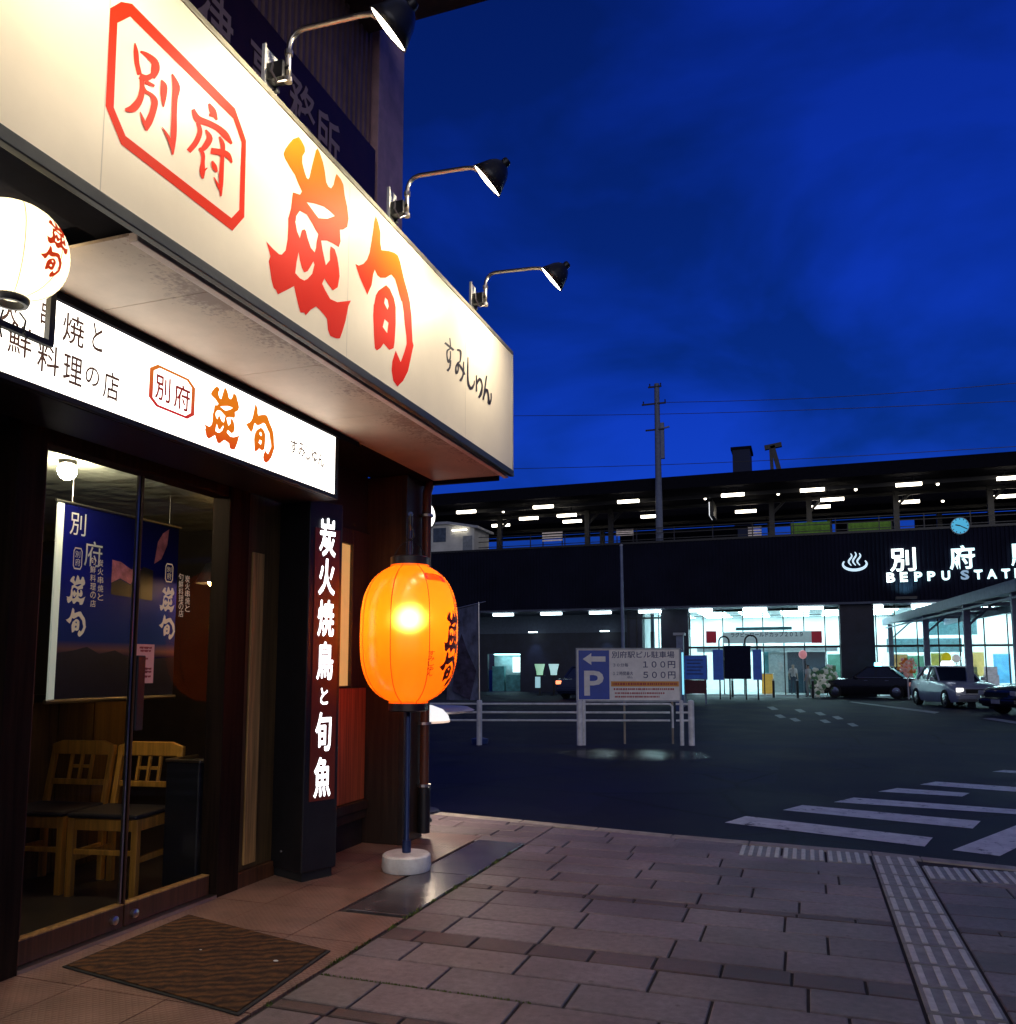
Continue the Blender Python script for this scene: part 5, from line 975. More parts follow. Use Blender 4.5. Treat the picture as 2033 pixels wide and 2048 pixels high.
# white hut on the deck
xh0, xh1 = P(862, 1100, 'y', YS + .4).x, P(948, 1100, 'y', YS + .4).x; zh = P(900, 1050, 'y', YS + .4).z; xm_ = P(896, 1100, 'y', YS + .4).x
hut = thing('platform_hut', 'small pale hut with a sloping roof standing on the station deck', 'hut', ((xh0 + xh1) / 2, YS + 1.5, 8.3))
b = MB(); b.prism([(xh0 - 1.2, YS + .45, 8.3), (xh1, YS + .45, 8.3), (xh1, YS + .45, zh - .25), (xm_, YS + .45, zh + .05), (xh0 - 1.2, YS + .45, zh + .05)], (0, 2.6, 0)); b.build('wall', mat('hut_wall', (.62, .62, .56), .6, var=.12, scale=1.5), hut)
b = MB(); b.prism([(xh0 - 1.3, YS + .3, zh + .06), (xm_ - .1, YS + .3, zh + .06), (xh1 + .3, YS + .3, zh - .30), (xh1 + .3, YS + .3, zh - .16), (xm_, YS + .3, zh + .22), (xh0 - 1.3, YS + .3, zh + .22)], (0, 2.9, 0)); b.build('roof', m_grey, hut)
b = MB(); b.box(xh0 + .15, xm_ - .15, YS + .42, YS + .449, 9.3, zh - .15); b.build('window', mat('hut_window', (.08, .11, .15), .2, var=.2), hut)
b = MB(); b.box(xh1 - .75, xh1 - .12, YS + .42, YS + .449, 8.35, 9.6); b.build('door', mat('hut_door', (.25, .28, .3), .5, var=.2), hut)
hl = thing('hut_light', 'small bright lamp on the front of the white hut', 'lamp', (xm_ + .8, YS + .2, zh - .45))
b = MB(); b.box(xm_ + .3, xm_ + 1.3, YS + .32, YS + .40, zh - .40, zh - .33); b.build('tube', m_warmlamp, hl); b = MB(); b.box(xm_ + .3, xm_ + 1.3, YS + .41, YS + .445, zh - .42, zh - .31); b.build('bracket', m_grey, hl)
# utility pole, mast, wires, far tower
q0_, q1_ = P(1322, 1085, 'y', 50.), P(1315, 772, 'y', 50.)
up_ = thing('utility_pole', 'tall blue grey concrete utility pole rising in front of the platform canopy', 'pole', (q0_.x, 49.6, 8.3))
b = MB(); b.tube([(q0_.x, 49.6, 8.3), (q0_.x, 49.6, q1_.z)], [.22, .15], 14); b.build('shaft', mat('pole_concrete', (.16, .19, .27), .7, var=.15), up_, smooth=True)
b = MB(); zt = q1_.z
for z, l_ in ((zt - .25, .5), (zt - 1.3, .9), (zt - 2.9, .7)): b.box(q0_.x - l_, q0_.x + l_ * .6, 49.45, 49.53, z, z + .09)
for dx, z in ((-.4, zt - .16), (.25, zt - .16), (-.8, zt - 1.21), (.5, zt - 1.21)): b.lathe([(0, 0), (.05, 0), (.03, .08), (.05, .14), (0, .18)], (q0_.x + dx, 49.49, z), 8)
b.build('cross_arm', m_black, up_)
a, c = P(1345, 945, 'y', 62), P(1345, 878, 'y', 62)
b = MB(); b.bar((a.x, 49.6 + 8, a.z), (a.x, 57.6, c.z), .25); b.bar((a.x - .5, 57.6, c.z - .5), (a.x + .5, 57.6, c.z - .3), .1); ma = thing('catenary_mast', 'short dark mast on the canopy roof just right of the utility pole', 'mast', (a.x, 57.6, zA)); b.build('mast', m_steel, ma)
a, c = P(1562, 945, 'y', 58), P(1545, 892, 'y', 58)
ma = thing('roof_gantry', 'leaning dark gantry structure on the canopy roof right of the faint tower', 'gantry', (a.x, 58, zA))
b = MB(); b.bar((a.x + .3, 58, zA), (c.x, 58, c.z), .3); b.bar((a.x - .5, 58, zA), (c.x - .1, 58, c.z), .22); b.bar((c.x - .5, 58, c.z - .1), (c.x + .6, 58, c.z + .05), .3); b.build('frame', m_black, ma)
a, c = P(1466, 935, 'y', 160), P(1500, 897, 'y', 160)
ft = thing('far_tower', 'faint dark tower block beyond the station canopy', 'building', (a.x, 160, GZ))
b = MB(); b.box(a.x, c.x, 160, 166, GZ, c.z); b.build('wall', mat('far_tower_wall', (.012, .02, .06), .8, var=.1), ft); b = MB(); b.box(a.x - .3, c.x + .3, 159.8, 166.2, c.z, c.z + .5); b.build('roof', m_void, ft)
for nm, y0, y1, lb in (('overhead_wire', 832, 800, 'upper dark overhead wire crossing the sky at the utility pole'), ('overhead_wire', 940, 890, 'lower dark overhead wire just above the platform canopy'), ('overhead_wire', 805, 762, 'topmost thin wire running from the utility pole to the right')):
    a, c = P(880 if y0 != 805 else 1318, y0, 'y', 49.5), P(2080, y1, 'y', 49.5); b = MB(); b.tube([a.lerp(c, i / 12) + V((0, 0, -.25 * sin(pi * i / 12))) for i in range(13)], .018, 5); tag(b.build(nm, m_black, loc=a), lb, 'wire', 'overhead wires above the station')
# ================================================================== PLAZA: SHELTER, BOARDS, POLES
shl = thing('bus_shelter', 'blue steel taxi shelter with a sloping roof edge running towards the camera on the right', 'shelter', (8, 32, GZ))
ZS = 3.95
e0, e1, e2 = P(1768, 1245, 'z', ZS), P(1900, 1207, 'z', ZS), P(2033, 1172, 'z', ZS)
dr = (e2 - e0).normalized(); nr = V((-dr.y, dr.x, 0)); nr = nr if nr.x > 0 else -nr; e3 = e2 + dr * 6
b = MB(); b.bar(e0, e3, .16, .34); b.bar(e0 + nr * 3.2, e3 + nr * 3.2, .16, .34)
b.prism([e0 + V((0, 0, .18)), e3 + V((0, 0, .18)), e3 + nr * 3.2 + V((0, 0, .35)), e0 + nr * 3.2 + V((0, 0, .35))], (0, 0, .06)); b.build('roof', m_steel, shl)
n = 9
for i in range(n + 1): b = MB(); p = e0.lerp(e3, i / n); b.bar(p + V((0, 0, .05)), p + nr * 3.2 + V((0, 0, .1)), .09, .16); b.build('rafter', m_steel, shl)
b = MB(); b.bar(e0 + V((0, 0, -.34)) + dr * .5, e3 + V((0, 0, -.34)), .07); b.build('brace', m_steel, shl)
for px in (1776, 1846, 1926, 2023):
    # where the roof edge passes this column of the photograph
    best = min((abs((lambda q: CX + F * ((q - V((0, 0, H))).dot(rt)) / ((q - V((0, 0, H))).dot(fw)))(e0.lerp(e3, k / 400)) - px), k) for k in range(401))[1]
    p = e0.lerp(e3, best / 400) + nr * .1
    b = MB(); b.box(p.x - .12, p.x + .12, p.y - .12, p.y + .12, GZ, ZS - .17); b.bar((p.x, p.y, ZS - 1.0), p + nr * 1.0 + V((0, 0, -.1)), .08); b.build('post', m_steel, shl)
def board(nm, lb, cat, px0, px1, py0, py1, Y, mt, legs=(), foot=GZ, th=.06, grp=None, extra=None):
    a, c = P(px0, py1, 'y', Y), P(px1, py0, 'y', Y); g = thing(nm, lb, cat, ((a.x + c.x) / 2, Y, foot), 0, grp)
    b = MB(); b.box(a.x, c.x, Y, Y + th, a.z, c.z); b.build('face', mt, g, bevel=.008)
    b = MB(); t = .03
    b.box(a.x - t, a.x - .001, Y - .01, Y + th + .01, a.z - t, c.z + t); b.box(c.x + .001, c.x + t, Y - .01, Y + th + .01, a.z - t, c.z + t); b.box(a.x, c.x, Y - .01, Y + th + .01, c.z + .001, c.z + t); b.box(a.x, c.x, Y - .01, Y + th + .01, a.z - t, a.z - .001); b.build('frame', m_steel, g)
    for lx in legs:
        x = P(lx, py1, 'y', Y).x; b = MB(); b.box(x - .035, x + .035, Y + th + .012, Y + th + .08, foot, a.z + .3); b.build('leg', m_steel, g)
    return g, a, c
m_nblue = mat('blue_notice', (.03, .10, .42), .4, var=.2, scale=3, emit=(.03, .12, .6), es=.10); m_dred = mat('dark_red_notice', (.08, .012, .02), .5, var=.2)
g, a, c = board('notice_board', 'blue notice board with a dark red lower half beside the parking sign', 'board', 1368, 1413, 1312, 1358, 36, m_nblue, (1370, 1411))
lo0 = P(1390, 1387, 'y', 36).z; b = MB(); b.box(a.x + .05, c.x - .02, 36, 36.05, lo0, a.z - .04); b.build('lower_panel', m_dred, g)
b = MB(); ww_ = c.x - a.x
for i, k in enumerate((.8, .66, .5, .36, .2)): b.box(a.x + ww_ * .15, c.x - ww_ * (.15 + .1 * (i % 2)), 35.985, 35.996, a.z + (c.z - a.z) * k, a.z + (c.z - a.z) * (k + .05))
b.build('text_block', m_navy, g)
# three-part information stand with hoops
ist = thing('information_stand', 'dark information stand flanked by two narrow blue boards under steel hoops', 'stand', (P(1475, 1388, 'y', 42).x, 42, GZ))
m_dkb = mat('dark_board', (.006, .01, .03), .6, spec=.1, var=.2)
for nm, x0, x1, y0, y1, m in (('centre_board', 1450, 1501, 1291, 1358, m_dkb), ('side_board', 1427, 1446, 1299, 1360, m_nblue), ('side_board', 1507, 1523, 1299, 1360, m_nblue)):
    a, c = P(x0, y1, 'y', 42), P(x1, y0, 'y', 42); b = MB(); b.box(a.x, c.x, 42, 42.08, a.z, c.z); b.build(nm, m, ist, bevel=.01)
for x0, x1 in ((1438, 1458), (1490, 1514)):
    a, c = P(x0, 1290, 'y', 42), P(x1, 1290, 'y', 42); r_ = (c.x - a.x) / 2; cx_ = (a.x + c.x) / 2; zt_ = P(1475, 1278, 'y', 42).z
    b = MB(); b.tube([(a.x, 42.12, GZ), (a.x, 42.12, zt_ - .1)] + [(cx_ - r_ * cos(pi * k / 12), 42.12, zt_ - .1 + r_ * sin(pi * k / 12)) for k in range(1, 12)] + [(c.x, 42.12, zt_ - .1), (c.x, 42.12, GZ)], .04, 8); b.build('hoop', m_black, ist)
lp_ = thing('lit_pylon', 'slim navy pylon with a glowing cyan edge just right of the parking sign', 'pylon', (P(1360, 1390, 'y', 30).x, 30, GZ))
a, c = P(1352, 1395, 'y', 30), P(1366, 1298, 'y', 30); b = MB(); b.box(a.x, c.x - .05, 30, 30.25, GZ, c.z); b.build('body', m_navy, lp_, bevel=.01)
b = MB(); b.box(c.x - .049, c.x - .01, 30.01, 30.2, .45, c.z - .12); b.build('light_edge', glow('pylon_edge', (.2, .75, 1), 1.1), lp_)
pil = thing('capped_post', 'grey square post with a flat cap behind the parking sign', 'post', (P(1359, 1300, 'y', 33).x, 33, GZ))
a, c = P(1351, 1300, 'y', 33), P(1364, 1270, 'y', 33); b = MB(); b.box(a.x, c.x, 33.3, 33.6, GZ, c.z); b.build('shaft', m_steel, pil); b = MB(); b.box(a.x - .1, c.x + .06, 33.2, 33.7, c.z + .001, c.z + .1); b.build('cap', m_grey, pil)
a, c = P(1248, 1340, 'y', 34), P(1240, 1092, 'y', 34)
lpole = thing('slim_pole', 'slim purple grey steel pole in front of the dark station facade', 'pole', (a.x, 34, GZ)); b = MB(); b.tube([(a.x, 34, GZ), (a.x - .03, 34, c.z)], [.085, .06], 12); b.build('shaft', m_steel, lpole, smooth=True); b = MB(); b.lathe([(.07, 0), (.075, .05), (0, .09)], (a.x - .03, 34, c.z), 12); b.lathe([(.16, .02), (.16, 0)], (a.x, 34, GZ), 12); b.build('cap', m_grey, lpole)
# flared lit planters on the dark wall
fl_ = None
for px, col, lb in ((1080, (.35, .8, .45), 'green lit flared glass sign before the dark station wall'), (1108, (.55, 1, 1), 'pale cyan lit flared glass sign left of the dark car')):
    a = P(px, 1350, 'y', 45); top = P(px, 1328, 'y', 45).z; g = thing('flared_lamp', lb, 'lamp', (a.x, 45, GZ), 0, 'flared lamps before the station wall')
    b = MB(); b.lathe([(.17, a.z), (.19, a.z + .2), (.29, top), (.26, top)], (a.x, 45, 0), 18); b.build('shade', glow('flare_' + str(px), col, .55), g, smooth='all'); b = MB(); b.tube([(a.x, 45, GZ), (a.x, 45, a.z)], .06, 10); b.lathe([(.22, GZ + .03), (.23, GZ)], (a.x, 45, 0), 16); b.box(a.x - .3, a.x + .3, 44.9, 45.1, a.z - .06, a.z - .001); b.build('stand', m_black, g)
    if px == 1080: b = MB(); b.box(a.x - .14, a.x + .14, 44.6, 44.65, .3, .9); b.build('label_plate', glow('plate_c', (.4, .85, .95), .5), g)
# bollards before the entrance
bo = thing('bollard', 'bollard', 'bollard', (0, 0, 0), 0, 'dark bollards before the station entrance')
b = MB(); b.tube([(0, 0, 0), (0, 0, .85)], .06, 12); b.build('post', m_black, bo, local=True, smooth=True); b = MB(); b.lathe([(.061, .86), (.062, .9), (.03, .93), (0, .935)], n=12); b.build('cap', m_grey, bo, local=True, smooth=True)
for i, (px, lb) in enumerate(((1466, 'dark bollard under the left part of the information stand'), (1548, 'dark bollard in front of the orange ticket counter'), (1596, 'dark bollard in front of the inner doors'), (1627, 'dark bollard left of the white flower stand'))):
    q = P(px, 1392, 'y', 45.5); loc = (q.x, 45.5, GZ)
    if i == 0: bo.location = loc; bo['label'] = lb
    else: copy_tree(bo, loc=loc, label=lb)
# banner inside the glass, counter, flower stand, person, balloons
YB = YG - .12; m_bred = mat('banner_red', (.34, .01, .03), .5, var=.1, emit=(.7, .02, .05), es=.08)
bn2 = thing('entrance_banner', 'pale horizontal banner with red end squares hung across the entrance glass', 'banner', P(1525, 1270, 'y', YB))
a, c = P(1446, 1287, 'y', YB), P(1624, 1262, 'y', YB); b = MB(); b.box(a.x, c.x, YB, YB + .02, a.z, c.z); b.build('cloth', mat('pale_banner', (.36, .48, .5), .6, var=.08, emit=(.6, .9, .95), es=.16), bn2)
for x0 in (1413, 1624): b = MB(); a1, c1 = P(x0, 1286, 'y', YB), P(x0 + 20, 1262, 'y', YB); b.box(a1.x, c1.x, YB - .01, YB + .03, a1.z, c1.z); b.build('red_square', m_bred, bn2)
b = MB(); b.flat(text2d('ラグビーワールドカップ２０１９', .02), wall_y(YB - .005, P(1462, 1268, 'y', YB).x, P(1606, 1268, 'y', YB).x, P(1530, 1274, 'y', YB).z, P(1530, 1264, 'y', YB).z)); b.build('lettering', mat('banner_ink', (.02, .06, .1), .5, var=0), bn2)
b = MB(); a, c = P(1472, 1261, 'y', YB), P(1584, 1253, 'y', YB); b.box(a.x, c.x, YB + .03, YB + .12, a.z, c.z); b.build('header_strip', mat('teal_strip', (.06, .2, .22), .5, var=.1), bn2)
a, c = P(1524, 1372, 'y', YG + 2), P(1546, 1348, 'y', YG + 2)
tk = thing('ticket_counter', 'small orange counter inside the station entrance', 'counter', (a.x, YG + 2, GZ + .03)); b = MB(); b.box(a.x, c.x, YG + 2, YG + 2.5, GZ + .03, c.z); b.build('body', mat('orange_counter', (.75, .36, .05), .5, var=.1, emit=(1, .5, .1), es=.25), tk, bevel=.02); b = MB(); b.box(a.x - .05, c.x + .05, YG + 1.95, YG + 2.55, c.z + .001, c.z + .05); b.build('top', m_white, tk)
def flowers(nm, lb, cat, c, r, n, cols, T):
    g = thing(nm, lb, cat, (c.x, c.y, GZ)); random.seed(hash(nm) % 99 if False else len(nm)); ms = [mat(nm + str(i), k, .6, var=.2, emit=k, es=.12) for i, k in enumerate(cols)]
    bs_ = [MB() for _ in cols]
    for k in range(n):
        d = V((random.gauss(0, 1), random.gauss(0, .6), random.gauss(0, 1))).normalized() * r * random.uniform(.25, 1); bs_[k % len(cols)].ball(c + V((d.x * T[0], d.y, d.z * T[1])), r * random.uniform(.13, .24), 8)
    for bb, m in zip(bs_, ms): bb.build('blossom', m, g, smooth='all')
    return g
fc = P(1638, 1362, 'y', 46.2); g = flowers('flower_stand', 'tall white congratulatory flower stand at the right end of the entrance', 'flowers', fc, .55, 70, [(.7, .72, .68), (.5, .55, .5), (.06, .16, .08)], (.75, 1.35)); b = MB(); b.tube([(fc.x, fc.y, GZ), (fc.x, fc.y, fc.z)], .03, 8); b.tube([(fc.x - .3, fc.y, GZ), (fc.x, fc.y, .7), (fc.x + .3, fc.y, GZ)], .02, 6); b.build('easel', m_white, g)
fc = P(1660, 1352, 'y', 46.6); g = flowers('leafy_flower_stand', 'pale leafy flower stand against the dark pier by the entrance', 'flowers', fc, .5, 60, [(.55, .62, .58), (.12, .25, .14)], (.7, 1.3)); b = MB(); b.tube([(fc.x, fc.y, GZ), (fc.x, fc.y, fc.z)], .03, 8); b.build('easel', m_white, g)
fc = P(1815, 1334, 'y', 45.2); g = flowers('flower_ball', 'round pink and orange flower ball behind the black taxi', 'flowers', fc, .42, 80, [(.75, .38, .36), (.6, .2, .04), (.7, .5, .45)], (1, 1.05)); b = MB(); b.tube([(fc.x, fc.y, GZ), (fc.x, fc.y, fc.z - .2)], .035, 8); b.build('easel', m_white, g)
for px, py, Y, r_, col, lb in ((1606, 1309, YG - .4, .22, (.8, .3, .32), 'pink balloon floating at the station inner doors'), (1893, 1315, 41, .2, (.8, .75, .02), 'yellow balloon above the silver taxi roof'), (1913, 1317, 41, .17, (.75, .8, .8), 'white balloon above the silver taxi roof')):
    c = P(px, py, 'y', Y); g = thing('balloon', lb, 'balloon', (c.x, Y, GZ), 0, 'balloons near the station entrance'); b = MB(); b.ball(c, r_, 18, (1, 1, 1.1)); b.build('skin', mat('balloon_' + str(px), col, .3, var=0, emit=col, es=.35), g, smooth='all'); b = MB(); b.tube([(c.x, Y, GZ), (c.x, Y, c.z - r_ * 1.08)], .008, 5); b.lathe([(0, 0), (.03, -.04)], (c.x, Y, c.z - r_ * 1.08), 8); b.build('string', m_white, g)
def person(loc, rz, lb, shirt, trous, skin=(.45, .28, .2)):
    me = bpy.data.meshes.new('person'); o = bpy.data.objects.new('person', me); COL.objects.link(o)
    J = dict(pel=(0, 0, .95, .13), wai=(0, 0, 1.1, .12), che=(0, .0, 1.33, .15), nek=(0, 0, 1.48, .055), hd1=(0, -.01, 1.58, .085), hd2=(0, -.01, 1.68, .09), hip=(.09, 0, .9, .1), kne=(.1, -.02, .5, .062), ank=(.1, .03, .09, .045), toe=(.11, -.13, .035, .04), hip2=(-.09, 0, .9, .1), kne2=(-.1, .03, .5, .062), ank2=(-.1, .08, .09, .045), toe2=(-.11, -.08, .035, .04),
             sh=(.18, 0, 1.4, .06), elb=(.23, .03, 1.13, .042), wri=(.22, -.06, .9, .03), hnd=(.22, -.09, .82, .035), sh2=(-.18, 0, 1.4, .06), elb2=(-.23, .03, 1.13, .042), wri2=(-.22, -.06, .9, .03), hnd2=(-.22, -.09, .82, .035))
    k = list(J); E = [('pel', 'wai'), ('wai', 'che'), ('che', 'nek'), ('nek', 'hd1'), ('hd1', 'hd2'), ('pel', 'hip'), ('hip', 'kne'), ('kne', 'ank'), ('ank', 'toe'), ('pel', 'hip2'), ('hip2', 'kne2'), ('kne2', 'ank2'), ('ank2', 'toe2'), ('che', 'sh'), ('sh', 'elb'), ('elb', 'wri'), ('wri', 'hnd'), ('che', 'sh2'), ('sh2', 'elb2'), ('elb2', 'wri2'), ('wri2', 'hnd2')]
    me.from_pydata([J[q][:3] for q in k], [(k.index(a), k.index(c)) for a, c in E], []); md = o.modifiers.new('s', 'SKIN')
    for i, q in enumerate(k): me.skin_vertices[0].data[i].radius = (J[q][3], J[q][3]); me.skin_vertices[0].data[i].use_root = q == 'pel'
    o.modifiers.new('d', 'SUBSURF').levels = 1; bpy.context.view_layer.update(); dg = bpy.context.evaluated_depsgraph_get(); m2 = bpy.data.meshes.new_from_object(o.evaluated_get(dg)); bpy.data.objects.remove(o)
    o = bpy.data.objects.new('person', m2); COL.objects.link(o); m2.materials.clear()
    for m in (mat('skin', skin, .5, var=.05), mat('shirt', shirt, .8, var=.15), mat('trousers', trous, .8, var=.15), mat('hair', (.015, .012, .01), .6, var=.2)): m2.materials.append(m)
    for p in m2.polygons:
        c = p.center; p.use_smooth = True; z = c.z; ax = abs(c.x)
        p.material_index = 3 if z > 1.66 or (z > 1.56 and c.y > .01) or z < .07 else 0 if z > 1.46 or (ax > .17 and z < 1.16) else 1 if z > .98 else 2
    o.location = loc; o.rotation_euler = (0, 0, rz); return tag(o, lb, 'person')
q = P(1588, 1380, 'y', YG + 1.2); person((q.x, YG + 1.2, GZ + .03), .3, 'person in a pale top walking towards the station inner doors', (.6, .45, .45), (.05, .05, .08))
q = P(1618, 1380, 'y', 46.8); person((q.x, 46.8, GZ), -2.2, 'person in white standing by the flower stand at the entrance', (.65, .65, .62), (.55, .55, .52))
# ================================================================== GUARD RAILS, PARKING SIGN, FLAG
FP = lambda px, py=1490: P(px, py, 'z', -.125)
m_rail = mat('white_rail_paint', (.82, .82, .82), .45, var=.18, scale=5)
f0, f1, f2, f3 = FP(959), FP(1161, 1491), FP(1344), FP(1380, 1491)
fdir = (f3 - f0).normalized(); fb = f0 - fdir * 3.2
zf = [(P(1100, y, 'y', f0.lerp(f1, .7).y).z) for y in (1408, 1425, 1441)]
def rail(nm, lb, a, c, posts, endloop=False):
    g = thing(nm, lb, 'guard rail', (a.x, a.y, -.125), 0, 'white pipe guard rails along the far kerb')
    for z in zf:
        b = MB(); b.tube([(a.x, a.y, z), (c.x, c.y, z)], .021, 10); b.build('rail', m_rail, g, smooth=True)
    for p, r_ in posts:
        b = MB(); b.tube([(p.x, p.y, -.125), (p.x, p.y, zf[0] + .05)], r_, 14); b.lathe([(r_, 0), (r_ * .8, .02), (0, .03)], (p.x, p.y, zf[0] + .05), 14); b.build('post', m_rail, g, smooth=True)
    if endloop: b = MB(); b.tube([(c.x, c.y, zf[0]), (c.x + fdir.x * .05, c.y + fdir.y * .05, zf[0] - .05), (c.x + fdir.x * .05, c.y + fdir.y * .05, zf[2] - .14)], .021, 8); b.build('end_loop', m_rail, g, smooth=True)
at_ = lambda px: f0 + fdir * ((FP(px) - f0).dot(fdir))
rail('guard_rail', 'white three pipe guard rail running left from the parking sign towards the lantern', fb, at_(1158), [(at_(959), .055), (at_(1160), .06), (fb, .055)])
rail('guard_rail', 'white three pipe guard rail in front of the parking sign with a bent end', at_(1168), at_(1340), [(at_(1169), .03)], True)
rail('guard_rail', 'short white three pipe guard rail at the right end past the parking sign', at_(1352), at_(1388), [(at_(1363), .04), (at_(1382), .06)])
# parking sign, a thin panel just behind the rails
s0, s1 = at_(1154), at_(1358); pn = V((-fdir.y, fdir.x, 0)); s0, s1 = s0 + pn * .25, s1 + pn * .25
def onsign(px, py, off=0):                               # photograph point on the sign's own plane
    d = fw + rt * ((px - CX) / F) - up * ((py - CY) / F); o = V((0, 0, H)); p0 = s0 - pn * off; t = (p0 - o).dot(pn) / d.dot(pn); return o + d * t
TL, TR, BL = onsign(1153, 1299), onsign(1356, 1299), onsign(1156, 1400)
uS = (TR - TL); uS.z = 0; WS = uS.length; uS = uS.normalized(); HS = TL.z - BL.z; OS = V((BL.x, BL.y, BL.z))
pk = thing('parking_sign', 'wide white and blue parking sign with an arrow, a large P and prices', 'sign', OS, atan2(uS.y, uS.x))   # local x along the board, local -y towards the road
m_pw = mat('sign_white', (.90, .86, .80), .45, var=.08); m_pb = mat('sign_blue', (.012, .06, .42), .4, var=.08); m_pt = mat('sign_text_blue', (.02, .03, .14), .5, var=0); m_po = mat('sign_orange', (.80, .34, .05), .5, var=.05); m_pr = mat('sign_text_red', (.42, .03, .04), .5, var=0)
b = MB(); b.box(0, WS, .001, .03, 0, HS); b.build('panel', m_pw, pk, local=True)
b = MB(); t = .03
b.box(-t, 0, -.012, .045, -t, HS + t); b.box(WS, WS + t, -.012, .045, -t, HS + t); b.box(.0005, WS - .0005, -.012, .045, HS, HS + t); b.box(.0005, WS - .0005, -.012, .045, -t, 0); b.build('frame', m_grey, pk, local=True)
PX = lambda x: (x - 258) / (1222 - 258) * WS; PZ = lambda y: (722 - y) / (722 - 235) * HS      # board read off in its own proportions
WSQ = lambda x0, x1, y0, y1, d=-.004: (lambda u, v: (PX(x0) + (PX(x1) - PX(x0)) * u, d, PZ(y1) + (PZ(y0) - PZ(y1)) * v))
b = MB(); b.box(PX(268), PX(560), -.002, .0005, PZ(716), PZ(243)); b.build('blue_field', m_pb, pk, local=True)
b = MB(); b.flat(([(0, .5), (.38, 0), (.38, .28), (1, .28), (1, .72), (.38, .72), (.38, 1)], [tuple(range(7))]), WSQ(308, 525, 270, 385)); b.build('arrow', m_pw, pk, local=True)
b = MB(); b.flat(text2d('P', .02), WSQ(320, 505, 440, 680)); b.build('letter_p', m_pw, pk, local=True)
b = MB(); b.box(PX(575), PX(1215), -.002, .0005, PZ(592), PZ(542)); b.build('orange_band', m_po, pk, local=True)
b = MB(); b.flat(text2d('別府駅ビル駐車場', .006), WSQ(585, 1178, 252, 318)); b.flat(text2d('１００円', .012), WSQ(880, 1185, 348, 415)); b.flat(text2d('５００円', .012), WSQ(880, 1185, 448, 516)); b.flat(text2d('３０分毎', .006), WSQ(596, 740, 368, 402)); b.flat(text2d('１２時間最大', .006), WSQ(596, 785, 448, 484)); b.flat(text2d('税込', .0), WSQ(730, 780, 494, 514)); b.build('lettering', m_pt, pk, local=True)
b = MB()
def dashes(y0, y1, x0, x1, sd):
    random.seed(sd); x = x0
    while x < x1: wd = random.uniform(7, 14); b.box(PX(x), PX(min(x + wd, x1)), -.0045, -.0025, PZ(y1), PZ(y0)); x += wd + random.uniform(2, 9)
dashes(556, 578, 590, 1200, 1); dashes(608, 626, 600, 1170, 2); dashes(648, 664, 610, 1080, 3); dashes(682, 698, 610, 1030, 4); b.build('fine_print', m_pr, pk, local=True)
for lx in (.07, .46, .93):
    b = MB(); b.tube([(WS * lx, .075, -.125 - OS.z), (WS * lx, .075, HS * .8)], .022, 10); b.build('leg', mat('sign_leg', (.45, .36, .26), .5, var=.2), pk, local=True)
# banner flag on a pole near the lantern
fp_ = at_(958) + pn * .35
fg = thing('banner_flag', 'tall faded blue grey banner flag on a thin pole beside the orange lantern', 'flag', (fp_.x, fp_.y, -.125))
def onflag(px, py):
    d = fw + rt * ((px - CX) / F) - up * ((py - CY) / F); o = V((0, 0, H)); return o + d * ((fp_ - o).dot(pn) / d.dot(pn))
m_flag = mat('faded_flag', (.14, .16, .26), .8, var=.55, scale=4, aniso=(1, 1, .5))
b = MB(); nU, nV = 10, 22; c00, c10, c01, c11 = onflag(893, 1400), onflag(957, 1400), onflag(906, 1222), onflag(956, 1208)
gr = [[None] * (nV + 1) for _ in range(nU + 1)]
for i in range(nU + 1):
    for j in range(nV + 1):
        u, v = i / nU, j / nV; p = (c00.lerp(c10, u)).lerp(c01.lerp(c11, u), v) + pn * (.05 * sin(u * 7 + v * 3) * (1 - .6 * u)); gr[i][j] = b.v(p)
for i in range(nU):
    for j in range(nV): b.b.faces.new((gr[i][j], gr[i + 1][j], gr[i + 1][j + 1], gr[i][j + 1]))
b.build('cloth', m_flag, fg, smooth='all')
b = MB(); t_ = onflag(958, 1204); b.tube([(fp_.x, fp_.y, -.125), (t_.x, t_.y, t_.z)], .014, 8); b.tube([onflag(905, 1219), onflag(972, 1203)], .010, 8); b.build('pole', m_alu, fg, smooth=True)
b = MB(); b.lathe([(.16, .0), (.17, .09), (.05, .12), (0, .12)], (fp_.x, fp_.y, -.125), 18); b.build('foot', m_navy, fg, smooth=True)
m_fp = mat('flag_print', (.06, .05, .1), .8, var=.5, scale=6); b = MB()
b.flat(([(.2, .1), (.75, .0), (.95, .3), (.6, .55), (.4, .72), (.2, .5)], [tuple(range(6))]), lambda u, v: tuple((c00.lerp(c10, u)).lerp(c01.lerp(c11, u), v) - pn * .07)); b.build('figure_print', m_fp, fg)
